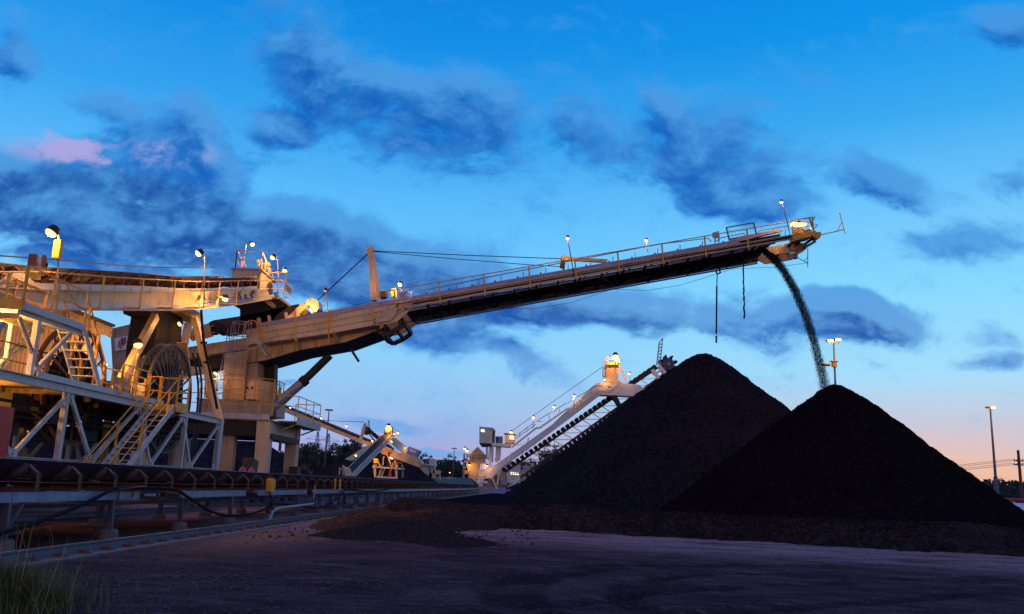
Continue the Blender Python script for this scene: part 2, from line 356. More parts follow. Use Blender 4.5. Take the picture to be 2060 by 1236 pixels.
# a little physical twilight on top of the measured colours
sk = N.new('ShaderNodeTexSky'); sk.sky_type = 'NISHITA'; sk.sun_disc = False; sk.sun_elevation = R(.5); sk.sun_rotation = R(150); sk.air_density = 1.2; sk.dust_density = 1.5
bg2 = N.new('ShaderNodeBackground'); L.new(sk.outputs[0], bg2.inputs['Color']); bg2.inputs['Strength'].default_value = .003
ash = N.new('ShaderNodeAddShader'); L.new(bg.outputs[0], ash.inputs[0]); L.new(bg2.outputs[0], ash.inputs[1])
wo = N.new('ShaderNodeOutputWorld'); L.new(ash.outputs[0], wo.inputs['Surface'])
sl = bpy.data.lights.new('sun', 'SUN'); sl.energy = .06; sl.angle = R(12); sl.color = (1,.72,.62)
so = bpy.data.objects.new('sun', sl); COL.objects.link(so); so.rotation_euler = (R(84), 0, R(30)); so.location = (0,-30,40)

# ------------------------------------------------------------------ ground
def fn(x, y, s, o=3): return noise.fractal(V((x*s, y*s, 1.7)), 1.0, 2.0, o)
def gh(x, y):
    h = .04*fn(x, y, .7) + .016*noise.noise(V((x*2.6, y*2.6, 0)))
    near = max(0, min(1, (x+7.2)/1.2))
    # wheel ruts swinging across the yard
    for (cx, cy, r) in ((7,13,7.4),(7,13,5.5),(19,-4,22.5),(19,-4,24.6)):
        d = abs(math.hypot(x-cx, y-cy)-r)
        if d < .4: h -= .045*(1-d/.4)*near
        elif d < .7: h += .02*(1-(d-.4)/.3)*near
    return h
def axis(lims):
    out = []
    for a, b, s in lims:
        k = max(1, round((b-a)/s)); out += [a+(b-a)*i/k for i in range(k)]
    return out+[lims[-1][1]]
xs = axis([(-4000,-400,600),(-400,-60,60),(-60,-14,4),(-14,-9,.6),(-9,18,.17),(18,40,1.2),(40,400,60),(400,4000,600)])
ys = axis([(-3000,-100,500),(-100,4,8),(4,32,.17),(32,60,1.2),(60,400,40),(400,5000,500)])
gm = MB(); nx = len(xs)
for y in ys:
    for x in xs: gm.v.append(V((x, y, gh(x, y) if -14 < x < 36 and 3 < y < 60 else 0)))
for j in range(len(ys)-1):
    for i in range(nx-1): gm.f.append([j*nx+i, j*nx+i+1, (j+1)*nx+i+1, (j+1)*nx+i])
GM = bpy.data.materials.new('yard_dirt'); N, L = nt(GM); b = N['Principled BSDF']; b.inputs['Roughness'].default_value = 1; b.inputs['Specular IOR Level'].default_value = 0
g = N.new('ShaderNodeNewGeometry')
def gnoise(scale, det, rough=.6, stretch=(1,1,1), rot=0):
    m = N.new('ShaderNodeMapping'); m.inputs['Scale'].default_value = stretch; m.inputs['Rotation'].default_value = (0,0,rot); L.new(g.outputs['Position'], m.inputs['Vector'])
    n = N.new('ShaderNodeTexNoise'); n.inputs['Scale'].default_value = scale; n.inputs['Detail'].default_value = det; n.inputs['Roughness'].default_value = rough; L.new(m.outputs[0], n.inputs['Vector']); return n.outputs['Fac']
def gl(c): return c+(1,)
n1 = gnoise(.55, 8, .65); n2 = gnoise(.9, 9, .7, (.35,1.6,1), R(8)); n3 = gnoise(11, 6, .7)
base = mix(mrange(n1, .35, .68), gl((.040,.022,.027)), gl((.086,.052,.062)))
n4 = gnoise(1.7, 9, .72, (.45,1.5,1), R(14))
base = mix(mrange(n4, .50, .60, 0, .7), base, gl((.032,.021,.026))); base = mix(mrange(n4, .47, .38, 0, .55), base, gl((.12,.078,.09)))
base = mix(mrange(n2, .54, .72, 0, .75), base, gl((.135,.105,.125)))          # pale scraped dust
base = mix(mrange(gnoise(1.1, 8, .7, (.4,1.5,1), R(-6)), .56, .7, 0, .8), base, gl((.026,.019,.024)))   # coal dust trodden in
# red-brown spilt dirt by the track
sp = N.new('ShaderNodeSeparateXYZ'); L.new(g.outputs['Position'], sp.inputs[0])
nearrail = mrange(math_('ADD', sp.outputs[0], math_('MULTIPLY', n1, 5)), -1.6, -4.2)
fary = mrange(math_('ADD', sp.outputs[1], math_('MULTIPLY', n2, 6)), 16, 27)
base = mix(math_('MULTIPLY', math_('MULTIPLY', nearrail, fary), .9), base, gl((.22,.125,.085)))
under = mrange(sp.outputs[0], -8.2, -8.9); base = mix(math_('MULTIPLY', under, .85), base, gl((.034,.015,.011)))  # shade under and beyond the conveyor painted into the dirt colour
for cx, cy, r in ((7,13,7.4),(7,13,5.5),(19,-4,22.5),(19,-4,24.6),(7,13,6.9)):      # coal dust in the wheel tracks, painted dark to stand for rut shade
    vs_ = N.new('ShaderNodeVectorMath'); vs_.operation = 'DISTANCE'; vs_.inputs[1].default_value = (cx,cy,0); L.new(g.outputs['Position'], vs_.inputs[0])
    dd = math_('ABSOLUTE', math_('SUBTRACT', vs_.outputs['Value'], r)); trk = math_('MULTIPLY', mrange(dd, .38, .12), mrange(n2, .36, .56, 0, .75)); base = mix(trk, base, gl((.010,.008,.010)))
# paler pinkish dust along the foot of the coal bank
bank = math_('MULTIPLY', mrange(math_('ADD', sp.outputs[1], math_('MULTIPLY', sp.outputs[0], .32)), 21, 28), mrange(n2, .3, .58, 0, 1)); base = mix(bank, base, gl((.27,.16,.17)))
vr = N.new('ShaderNodeTexVoronoi'); vr.inputs['Scale'].default_value = 14; L.new(g.outputs['Position'], vr.inputs['Vector'])
peb = mrange(vr.outputs['Distance'], .16, .05)
sc2 = N.new('ShaderNodeSeparateColor'); L.new(vr.outputs['Color'], sc2.inputs[0])
base = mix(math_('MULTIPLY', peb, mrange(sc2.outputs[0], .62, .98, 0, .8)), base, gl((.23,.2,.2)))
base = mix(mrange(n3, .48, .66, 0, .75), base, gl((.036,.024,.029))); base = mix(mrange(n3, .44, .34, 0, .6), base, gl((.125,.08,.092)))
n5 = gnoise(34, 4, .7); base = mix(mrange(n5, .56, .7, 0, .6), base, gl((.034,.022,.027))); base = mix(mrange(n5, .40, .30, 0, .6), base, gl((.16,.115,.13)))
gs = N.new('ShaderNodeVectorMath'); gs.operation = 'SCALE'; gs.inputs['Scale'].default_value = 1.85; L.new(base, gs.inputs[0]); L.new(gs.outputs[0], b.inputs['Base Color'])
bp = N.new('ShaderNodeBump'); bp.inputs['Strength'].default_value = 1.0; bp.inputs['Distance'].default_value = .06
L.new(math_('ADD', math_('MULTIPLY', n3, 1.2), math_('ADD', math_('MULTIPLY', peb, .5), math_('ADD', gnoise(38, 5, .7), math_('MULTIPLY', gnoise(2.6, 6, .7), 3)))), bp.inputs['Height']); L.new(bp.outputs[0], b.inputs['Normal'])
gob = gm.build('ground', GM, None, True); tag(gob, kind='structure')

# loose stones
mb = MB(); rr = random.Random(3)
for i in range(9000):
    if rr.random() < .35: x = rr.uniform(-8, -1); y = rr.uniform(8.5, 16)
    else: x = rr.uniform(-7.6, 15); y = 8.3+22*rr.random()**1.6
    s = (.008+.034*rr.random()**3) if x < -1 and y < 16 and rr.random() < .5 else .006+.022*rr.random()**4; c = V((x, y, gh(x, y)+s*.3))
    vs = [c+V((rr.uniform(.6,1.3)*s*a, rr.uniform(.6,1.3)*s*b_, rr.uniform(.5,.9)*s*c_)) for a, b_, c_ in ((1,0,0),(-1,0,0),(0,1,0),(0,-1,0),(0,0,1),(0,0,-1))]
    mb.add(vs, [(0,2,4),(2,1,4),(1,3,4),(3,0,4),(2,0,5),(1,2,5),(3,1,5),(0,3,5)])
tag(mb.build('loose_stones', plain('stone', (.075,.052,.06), .8, var=.7, scale=9)), kind='stuff')

# ------------------------------------------------------------------ coal heaps
def heap(name, c, h, slope, mat, rnd, label, ax=None, rad=1.6, nr=110, na=260, amp=.12, group=None, flat=0, r1=None):
    """angle-of-repose heap; ax stretches it into a ridge running along that vector"""
    mb = MB(); cx, cy = c; rmax = r1 or (h/slope+2.0)
    rs = [rmax*(i/nr) for i in range(nr+1)]
    for j, r in enumerate(rs):
        for k in range(na):
            a = 2*math.pi*k/na; x = math.cos(a)*r; y = math.sin(a)*r; ox = V((0,0))
            q = max(0, r-flat)
            z = h - slope*(math.sqrt(q*q+rad*rad)-rad)
            wx, wy = cx+x, cy+y
            if ax: s = (math.cos(a)*ax[0]+math.sin(a)*ax[1])/max(1e-6, math.hypot(*ax)); wx += ax[0]*max(-1, min(1, s*2)); wy += ax[1]*max(-1, min(1, s*2))
            p = V((wx, wy, z)); k1 = min(1, r/1.5)
            z += amp*k1*noise.fractal(p*.55, 1, 2, 4) + amp*.45*noise.noise(p*3.1) + rnd*noise.noise(p*9)
            # slides running down the face
            z += amp*.9*k1*noise.noise(V((math.cos(a)*9, math.sin(a)*9, r*.12))) + amp*.5*k1*noise.noise(V((math.cos(a)*22, math.sin(a)*22, r*.2)))
            mb.v.append(V((wx, wy, max(z, -.15))))
    for j in range(nr):
        for k in range(na): mb.f.append([j*na+k, j*na+(k+1)%na, (j+1)*na+(k+1)%na, (j+1)*na+k])
    return tag(mb.build(name, mat, None, False), label, 'coal heap', group)
heap('coal_heap', (17.3,48.5), 7.9, .80, COAL2, .045, 'smaller nearer black coal heap right under the falling coal stream', rad=.45, nr=150, na=420, amp=.16)
heap('coal_heap', (17.3,85), 15.4, .80, COAL1, .05, 'taller brownish black coal heap between the bucket reclaimer and the smaller heap', rad=1.1, nr=150, na=420, amp=.2)
heap('coal_heap', (-56,100), 5.6, .66, COALF, .03, 'long low coal heap seen through the legs of the near stacker', ax=(24,0), rad=1.5, nr=40, na=160)
heap('coal_heap', (-46,214), 6.7, .62, COALF, .02, 'small pointed coal heap left of the far stacker, near the tall grey mast', rad=1.0, nr=36, na=120)
heap('coal_heap', (-37,238), 7.6, .66, COALF, .02, 'coal heap behind the legs of the far stacker', ax=(2.5,0), rad=1.5, nr=36, na=120)
# coal carpet with its raked front bank
mb = MB(); fx = axis([(-7.1,34,.11)]); rows = []
def front(x):
    return (33.4 - .30*(x+2.6) if x > -2.6 else 33.4-(x+2.6)*.9) + .35*noise.noise(V((x*.45,0,3))) + .12*noise.noise(V((x*2.3,0,9)))
prof = [(-.25,-.05),(0,.02),(.15,.10),(.3,.2),(.45,.3),(.6,.4),(.75,.5),(.9,.6),(1.05,.69),(1.2,.77),(1.35,.84),(1.5,.89),(1.65,.92),(1.85,.94),(2.2,.94),(3,.9),(4,.85),(6,.8),(9,.75),(14,.7),(22,.6),(36,.6),(60,.6),(100,.5),(130,.3),(150,-.1)]
for x in fx:
    f = front(x); taper = max(0, min(1, (x+7.2)/1.8)); taper = taper*taper*(3-2*taper)*(.85+.2*noise.noise(V((x*.3,5,0)))); taper *= max(0, min(1, (34-x)/3)); row = []
    for d, z in prof:
        y = f+d*(.8+.6*taper if d < 3 else 1); p = V((x, y, z))
        row.append(V((x+.05*noise.noise(p*7), y+.05*noise.noise(p*8), z*taper + (.05*noise.noise(p*6)+.035*noise.noise(p*13))*min(1, taper*2) - (.06 if taper < .05 else 0))))
    rows.append(row)
n = len(prof)
for r_ in rows: mb.v += r_
mb2 = MB(); mb2.v = list(mb.v)
for i in range(len(rows)-1):
    for j in range(n-1): (mb if j < 15 else mb2).f.append([i*n+j, (i+1)*n+j, (i+1)*n+j+1, i*n+j+1])
tag(mb.build('coal_bank', COALB), 'low dark bank of lump coal with a raked front edge along the dirt yard', 'coal bank')
tag(mb2.build('coal_carpet', COAL1), kind='structure')
# lumps lying on and below the bank
mb = MB(); rr = random.Random(8)
for i in range(7000):
    x = rr.uniform(-3.5, 24); d = rr.random()**1.2*1.75-.12; f = front(x); taper = max(0, min(1, (x+5.4)/5.5))
    taper *= .9; z = .62*max(0, d)*taper if d < 1.45 else .9*taper
    s = rr.uniform(.02,.055); c = V((x, f+d*(.8+.6*taper), z*1.03+.01))
    vs = [c+V((rr.uniform(.6,1.3)*s*a, rr.uniform(.6,1.3)*s*b_, rr.uniform(.6,1.1)*s*c_)) for a, b_, c_ in ((1,0,0),(-1,0,0),(0,1,0),(0,-1,0),(0,0,1),(0,0,-1))]
    mb.add(vs, [(0,2,4),(2,1,4),(1,3,4),(3,0,4),(2,0,5),(1,2,5),(3,1,5),(0,3,5)])
tag(mb.build('coal_lumps', plain('lump', (.024,.016,.0165), .9, var=.7, scale=12, spec=.03)), kind='stuff')
# spilt dirt mound at the end of the visible rail
mb = MB()
def mound(x, y):
    z = 0
    for cx, cy, rx, ry, h in ((-5.0,29.0,2.2,3.4,0.56),(-3.6,25.6,2.0,2.6,.5),(-5.8,33,1.5,5,.62),(-3.4,32.5,2.6,4,.62),(-2.2,23.4,1.9,1.7,.2),(-4.6,24.2,1.6,1.6,.25)):
        d = ((x-cx)/rx)**2+((y-cy)/ry)**2
        if d < 1: z = max(z, h*(1-d)**1.1)
    p = V((x, y, 0)); return z*.85*(1+.35*noise.noise(p*1.3)) + (.07*noise.noise(p*3.5)+.05*noise.noise(p*9)+.04*noise.noise(p*17))*min(1, z*5) - .045
mx = axis([(-7.5,.8,.07)]); my = axis([(21.5,38,.09)]); nx = len(mx)
for y in my:
    for x in mx: mb.v.append(V((x, y, mound(x, y))))
for j in range(len(my)-1):
    for i in range(nx-1): mb.f.append([j*nx+i, j*nx+i+1, (j+1)*nx+i+1, (j+1)*nx+i])
MM = bpy.data.materials.new('spilt_dirt'); N, L = nt(MM); b = N['Principled BSDF']; b.inputs['Roughness'].default_value = 1; b.inputs['Specular IOR Level'].default_value = 0
g = N.new('ShaderNodeNewGeometry'); sp = N.new('ShaderNodeSeparateXYZ'); L.new(g.outputs['Position'], sp.inputs[0])
q = math_('ADD', math_('ADD', sp.outputs[0], math_('MULTIPLY', sp.outputs[1], -.32)), math_('MULTIPLY', gnoise(.8, 8, .7), 3.5))
c_ = mix(mrange(q, -12.9, -11.2), gl((.12,.055,.033)), gl((.032,.026,.028)))
c_ = mix(mrange(gnoise(6, 8, .75), .5, .75, 0, .6), c_, gl((.13,.075,.05)))
L.new(c_, b.inputs['Base Color']); bp = N.new('ShaderNodeBump'); bp.inputs['Strength'].default_value = 1; bp.inputs['Distance'].default_value = .06; L.new(gnoise(16, 8, .75), bp.inputs['Height']); L.new(bp.outputs[0], b.inputs['Normal'])
tag(mb.build('dirt_mound', MM), 'low mound of red-brown dirt and coal spilt beside the rail', 'dirt mound')

mb = MB(); rr = random.Random(21)
for i in range(4200):
    x = rr.uniform(-7.3,.2); y = rr.uniform(21.6,37); z = mound(x, y)
    if z < .02 and rr.random() < .8: continue
    s = .012+.05*rr.random()**3; c = V((x, y, max(z, gh(x,y))+s*.25))
    vs = [c+V((rr.uniform(.6,1.3)*s*a, rr.uniform(.6,1.3)*s*b_, rr.uniform(.6,1.1)*s*c_)) for a, b_, c_ in ((1,0,0),(-1,0,0),(0,1,0),(0,-1,0),(0,0,1),(0,0,-1))]
    mb.add(vs, [(0,2,4),(2,1,4),(1,3,4),(3,0,4),(2,0,5),(1,2,5),(3,1,5),(0,3,5)])
tag(mb.build('loose_clods', plain('clod', (.07,.042,.034), .95, var=.7, scale=5, spec=.03)), kind='stuff')

# falling coal
mb = MB(); rr = random.Random(5)
path = [at_Y(x, y, 49.9) for x, y in ((1516,494),(1535,502),(1556,519),(1577,545),(1600,585),(1621,635),(1637,685),(1650,735),(1659,775),(1664,796))]
acc = [0]
for a, b_ in zip(path, path[1:]): acc.append(acc[-1]+(b_-a).length)
def along(s):
    s = max(0, min(acc[-1]-1e-4, s))
    for i in range(len(path)-1):
        if s <= acc[i+1]:
            return path[i].lerp(path[i+1], (s-acc[i])/(acc[i+1]-acc[i])), (path[i+1]-path[i]).normalized()
    return path[-1], (path[-1]-path[-2]).normalized()
for i in range(21000):
    u = rr.random()**1.15; s = u*acc[-1]; p, d = along(s); p2, d2 = along(s+.25); d = (p2-p).normalized() if (p2-p).length > .01 else d
    lat = d.cross(V((0,1,0))).normalized(); w = .15+.05*u
    strand = rr.choice((-.9,-.75,-.55,-.2,.15,.45,.7,.85))
    o = lat*(w*(strand+rr.gauss(0,.07))) + V((0,rr.gauss(0,.22),0))
    if u > .75: o += lat*rr.gauss(0,.10*(u-.75)/.25)
    ln = rr.uniform(.04,.11); wd = rr.uniform(.003,.0065)*(1.3-.6*u); c = p+o
    x = lat*wd; y = V((0,wd,0)); vs = [c+x, c-x, c+y, c-y, c+d*ln, c-d*ln]
    mb.add(vs, [(0,2,4),(2,1,4),(1,3,4),(3,0,4),(2,0,5),(1,2,5),(3,1,5),(0,3,5)])
tag(mb.build('falling_coal', COALS), 'stream of falling coal from the boom tip to the heap', 'coal stream', kind='stuff')

# ------------------------------------------------------------------ grass
mb = MB(); rr = random.Random(2)
def blade(x, y, h, lean):
    a = rr.uniform(0, 6.28); d = V((math.cos(a), math.sin(a), 0)); sd = d.cross(V((0,0,1)))*rr.uniform(.003,.006); p = V((x, y, gh(x, y)-.01)); pts = [p, p+V((0,0,h*.45))+d*lean*.25, p+V((0,0,h*.8))+d*lean*.6, p+V((0,0,h))+d*lean]
    mb.add([pts[0]-sd, pts[0]+sd, pts[1]-sd*.9, pts[1]+sd*.9, pts[2]-sd*.6, pts[2]+sd*.6, pts[3]], [(0,1,3,2),(2,3,5,4),(4,5,6)])
for i in range(2700): 
    r_ = abs(rr.gauss(0,.38)); a = rr.uniform(0,6.28); blade(-5.55+r_*math.cos(a), 9.45+r_*math.sin(a)*1.2, rr.uniform(.25,.62)*(1-.4*min(1,r_)), rr.uniform(.03,.42))
for cx, cy, n_, s in ((-6.9,12.6,170,.5),(-6.3,12.1,150,.5),(-5.2,11.7,80,.5),(-4.6,11.2,60,.5),(-5.0,10.4,50,.4),(-4.6,9.3,40,.35),(-7.3,13.6,50,.4)):
    for i in range(n_): blade(cx+rr.gauss(0,s), cy+rr.gauss(0,s*.8), rr.uniform(.03,.11), rr.uniform(.02,.09))
tag(mb.build('grass', plain('dry_green_grass', (.10,.105,.022), .6, var=.5, scale=6)), kind='stuff')
mb = MB()
for i in range(26): blade(-5.5+rr.gauss(0,.42), 9.4+rr.gauss(0,.35), rr.uniform(.7,1.05), rr.uniform(.15,.45))
tag(mb.build('dry_grass_stalks', plain('straw', (.26,.21,.11), .6)), kind='stuff')
# ------------------------------------------------------------------ near ground conveyor
def ground_conveyor(x0, y0, y1, label, near=True, nsub=45):
    """x0: outer face of the stringer nearest the yard; the belt runs along Y"""
    t = thing('belt_conveyor', label, 'conveyor', (x0-1.2, y0, 0), 'ground level belt conveyors beside the track')
    xi = x0-2.4; xc = x0-1.2
    mb = MB()   # troughed carrying belt
    prof = [(x0-.30,1.66),(x0-.315,1.675),(x0-.345,1.66),(x0-.80,1.315),(xi+.80,1.315),(xi+.345,1.66),(xi+.315,1.675),(xi+.30,1.66),(xi+.335,1.64),(xi+.79,1.29),(x0-.79,1.29),(x0-.335,1.64)]
    mb.prism([V((x, y0, z)) for x, z in prof], (0, y1-y0, 0)); mb.build('belt', BELT, t)
    mb = MB(); mb.box(x0-.4, xi+.4, y0, y1, .70, .72); mb.build('return_belt', BELT, t)
    segs = [(y0,21.25),(23.9,29.35),(30.8,37.5),(38.9,60),(60.3,96),(96.3,y1)] if near else [(y0,y1)]
    for a, b in segs:
        for xx in (x0-.04, xi+.04):
            mb = MB(); mb.beam((xx,a,.95), (xx,b,.95), .07, .17); mb.beam((xx-.03 if xx == x0-.04 else xx+.03, a, 1.045), (xx-.03 if xx == x0-.04 else xx+.03, b, 1.045), .12, .012); mb.build('stringer', STEELB, t)
    # idler frames
    first = None; k = 0; y = y0+.75
    n = 0
    while n < 100 and y < y1:
        if n < nsub or first is None or n == nsub:
            mb = MB()
            for s, xx in ((1, x0-.03), (-1, xi+.03)):
                mb.beam((xx,y,1.04), (xx,y,1.42), .016, .10, (0,1,0)); mb.beam((xx,y+.045,1.04), (xx,y+.045,1.42), .05, .012, (0,1,0))
                mb.beam((xx,y,1.40), (xx-s*.20,y,1.56), .10, .02, (0,0,1)); mb.beam((xx-.02*s,y+.03,1.39), (xx-s*.22,y+.03,1.55), .03, .07)
                mb.beam((xx-s*.62,y,1.06), (xx-s*.62,y,1.24), .06, .02, (0,1,0))
            mb.beam((x0-.05,y,1.075), (xi+.05,y,1.075), .09, .06)
            fr = mb.build('idler_frame', RUST, t)
            if n < nsub or n == nsub:
                for a, b in (((x0-.26,y-.02,1.535),(x0-.72,y-.02,1.195)), ((xi+.26,y-.02,1.535),(xi+.72,y-.02,1.195)), ((x0-.80,y+.16,1.205),(xi+.80,y+.16,1.205))):
                    m2 = MB(); m2.cyl(a, b, .085, 12); m2.build('idler_roller', BROWN, fr, True)
            if n == nsub: proto = fr; py = y
        else:
            c = copy_tree(proto, t); c.location = (0, y-py, 0)
        n += 1; y += 1.6
    # trestles
    y = y0+ (3.9 if near else 1); i = 0; yy = 11.9 if near else y0+1
    while yy < y1-1 and i < 100:
        mb = MB(); lean = .09
        for s, xx in ((1,x0-.08), (-1,xi+.08)):
            mb.beam((xx+.03*s,yy,.2), (xx,yy,.88), .13, .09, (0,1,0)); mb.beam((xx,yy,.86), (xx,yy,1.03), .16, .02, (0,1,0))
            if i % 2: mb.beam((xx+.02*s,yy+.05,.35), (xx,yy+.52,.87), .06, .06)
            mb.box(xx-.11+.03*s, xx+.11+.03*s, yy-.11, yy+.11, .20, .22)
        mb.beam((x0-.1,yy,.82), (xi+.1,yy,.82), .08, .1); tr = mb.build('trestle', TRES, t)
        for s, xx in ((1,x0-.05), (-1,xi+.05)):
            m2 = MB(); m2.tube([(xx,yy,-.08),(xx,yy,.15),(xx,yy,.2)], [.23,.205,.18], 14); m2.build('footing', CONC, tr)
        yy += 4.05; i += 1
    mb = MB(); ps = []
    yw = y0
    while yw < min(y1, 90): ps.append((x0+.045, yw, 1.24-.012*math.sin(yw*1.9))); yw += 1
    mb.tube(ps, .007, 4)
    for k in range(14): 
        yk = y0+2.6+4.05*k; mb.tube([(x0-.02,yk,1.30),(x0+.045,yk+.25,1.27)], .012, 5); mb.ring((x0+.045,yk+.3,1.26),(1,0,0),.02,.035,.012,8)
    mb.build('pull_wire', RUST, t)
    return t
bc = ground_conveyor(-9.5, 8, 176, 'long ground-level belt conveyor with rusty idler brackets, the one nearest the camera')
# hose shelf and boxes fixed to it
mb = MB(); a = at_X(226,984,-9.40); b = at_X(282,978,-9.40); mb.beam(a, b, .3, .02); mb.beam((a.x,a.y+.35,a.z-.02),(a.x,a.y+.35,a.z-.34),.03,.03,(0,1,0)); mb.beam((a.x,b.y-.35,b.z-.02),(a.x,b.y-.35,b.z-.3),.03,.03,(0,1,0))
mb.build('hose_shelf', RUST, bc); mb = MB()
c = at_X(340,990,-9.42); mb.beam(c+V((0,-.5,0)), c+V((0,.5,0)), .3, .02); mb.beam(c+V((.1,-.4,0)), c+V((.1,-.4,-.16)), .03, .03, (0,1,0)); mb.beam(c+V((.1,.4,0)), c+V((.1,.4,-.16)), .03, .03, (0,1,0))
mb.build('hose_shelf', RUST, bc)
p = at_X(544,976,-9.42); mb = MB(); mb.box(p.x-.1, p.x+.12, p.y-.22, p.y+.22, p.z-.24, p.z+.2); jb = mb.build('junction_box', YEL, bc)
mb = MB(); mb.box(p.x-.08, p.x+.10, p.y-.18, p.y+.18, p.z+.2, p.z+.235); mb.build('box_lid', YEL, jb); mb = MB(); mb.tube([(p.x,p.y,p.z-.24),(p.x+.05,p.y+.1,p.z-.6),(p.x-.05,p.y+.3,p.z-.85)], .03, 6); mb.build('conduit', RUBBER, jb)
for px in (675, 685):
    q = at_X(px,966,-9.43); mb = MB(); mb.beam((q.x,q.y,1.04),(q.x,q.y,1.58),.05,.12,(0,1,0)); mb.build('guard_post', YEL, bc)
ground_conveyor(-16.0, 42, 250, 'second belt conveyor further back, running under the stackers behind the nearest conveyor', False, 8)

# hose and pipe
pts = [at_X(-40,1088,-9.15), at_X(0,1074,-9.2), at_X(80,1049,-9.2), at_X(160,1018,-9.25), at_X(215,991,-9.3), at_X(240,981,-9.33)]
pts += [at_X(290,982,-9.33), at_X(350,985,-9.3), at_X(385,1005,-9.25), at_X(420,1027,-9.2), at_X(455,1037,-9.2), at_X(500,1035,-9.25), at_X(540,1022,-9.3), at_X(556,1014,-9.38)]
pts += [at_X(600,1018,-9.25), at_X(640,1022,-9.2), at_X(668,1010,-9.2), at_X(690,991,-9.3), at_X(700,984,-9.38), at_X(740,989,-9.34), at_X(780,985,-9.34)]
def smooth(ps, k=5):
    out = []; n = len(ps)
    for i in range(n-1):
        p0, p1, p2, p3 = ps[max(0,i-1)], ps[i], ps[i+1], ps[min(n-1,i+2)]
        for j in range(k):
            t = j/k; out.append(.5*((2*p1)+(p2-p0)*t+(2*p0-5*p1+4*p2-p3)*t*t+(3*p1-p0-3*p2+p3)*t**3))
    return out+[ps[-1]]
mb = MB(); mb.tube(smooth(pts), .042, 8); tag(mb.build('hose', RUBBER, None, True), 'thick black hose drooping in loops along the front of the nearest conveyor', 'hose')
mb = MB(); mb.tube(smooth([at_X(541,1048,-8.95), at_X(545,1038,-8.95), at_X(552,1027,-8.95), at_X(566,1022,-8.95)], 4)+[at_X(600,1018,-8.95), at_X(630,1014,-8.95)], .05, 8)
q = at_X(630,1014,-8.95); mb.tube([q, q+V((0,.02,.55))], .035, 8); mb.tube([q+V((0,-.3,.5)), q+V((0,.3,.56))], .04, 8); mb.tube([q+V((0,0,.55)), q+V((0,.02,.75))], .02, 6)
tag(mb.build('water_pipe', GALV, None, True), 'pale bent water pipe with a valve standing beside the nearest conveyor', 'pipe')

# ------------------------------------------------------------------ rails
def rail_profile(mb, x, y0, y1, z=.03, h=.17):
    pr = [(-.075,0),(.075,0),(.075,.018),(.018,.035),(.014,.115),(.036,.135),(.036,h),(-.036,h),(-.036,.135),(-.014,.115),(-.018,.035),(-.075,.018)]
    mb.prism([V((x+a, y0, z+b)) for a, b in pr], (0, y1-y0, 0))
rl = thing('rail', 'long steel crane rail on clips in front of the nearest conveyor', 'rail', (-8.15,6,0), 'machine rails in the yard')
mb = MB(); rail_profile(mb, -8.15, 6, 176); mb.build('rail_bar', RAILM, rl)
mb = MB(); mb.box(-8.45, -7.72, 6, 176, -.2, .03); mb.build('rail_beam', CONC, rl)
cl = None
for k in range(100):
    y = 8.2+.86*k
    if cl is None:
        mb = MB(); mb.box(-8.07, -7.90, y-.11, y+.11, .03, .055); mb.box(-8.085, -8.01, y-.07, y+.07, .055, .085); mb.cyl((-7.97,y,.05),(-7.97,y,.125),.022,6); mb.cyl((-7.97,y,.055),(-7.97,y,.09),.045,6); mb.box(-8.02,-7.93,y-.05,y+.02,.055,.08)
        cl = mb.build('rail_clip', RUST, rl); cy = y
    else:
        c = copy_tree(cl, rl); c.location = (0, y-cy, 0)
for x, lb in ((-14.2,'stacker rail just behind the nearest conveyor'),(-21.0,'stacker rail behind the second conveyor')):
    mb = MB(); rail_profile(mb, x, 6, 260); tag(mb.build('rail', RAILM), lb, 'rail', 'machine rails in the yard')
# ------------------------------------------------------------------ walkway and cable reel carriage (far left)
car = thing('reel_carriage', 'cream truss carriage at the far left with yellow stairs and two big cable reels', 'rail carriage', (-15.5,30,0))
XN, XF = -14.0, -18.6
ZT, ZB = 3.9, 1.70
def truss(x, name, far=False):
    mb = MB(); y0, y1 = 12, 38.6
    mb.ibeam((x,y0,ZT), (x,y1,ZT), .2, .25); mb.ibeam((x,y0,ZB), (x,y1,ZB), .2, .2)
    o = mb.build(name, PALE if not far else CREAM, car)
    bots = [14.6,18.8,23.1,27.4,31.8,35.6,38.5]; tops = [12.6,16.6,20.9,25.6,30.3,34.3,38.4]
    for i in range(len(bots)):
        for a, b in ((tops[i], bots[i]), (bots[i], tops[i+1]) if i+1 < len(tops) else (None, None)):
            if a is None: continue
            za, zb = (ZT-.12, ZB+.1) if a in tops else (ZB+.1, ZT-.12)
            m = MB(); m.beam((x,a,za), (x,b,zb), .13, .02, (1,0,0), .05); m.beam((x,a,za), (x,b,zb), .02, .12, (1,0,0), -.01); m.build('truss_diagonal', PALE if not far else CREAM, car)
    for y in bots: g = MB(); g.box(x-.012, x+.022, y-.3, y+.3, ZB-.09, ZB+.3); g.build('gusset_plate', PALE, o)
    for y in tops: g = MB(); g.box(x-.012, x+.022, y-.3, y+.3, ZT-.36, ZT+.09); g.build('gusset_plate', PALE, o)
    for y in (17.0,25.45,30.9,34.6):
        m = MB(); m.beam((x,y,ZB), (x,y,ZT-.12), .16, .16, (0,1,0)); m.build('truss_post', PALE, car)
    m = MB(); m.beam((x,38.6,ZB-.1), (x,38.6,ZT+.1), .22, .3, (0,1,0)); m.build('end_post', PALE, car)
truss(XN, 'near_truss'); truss(XF, 'far_truss', True)
for y in axis([(14,38.5,2.4)]):
    mb = MB(); mb.ibeam((XN-.1,y,ZT-.05), (XF+.1,y,ZT-.05), .1, .16); mb.build('cross_beam', DIRTY, car)
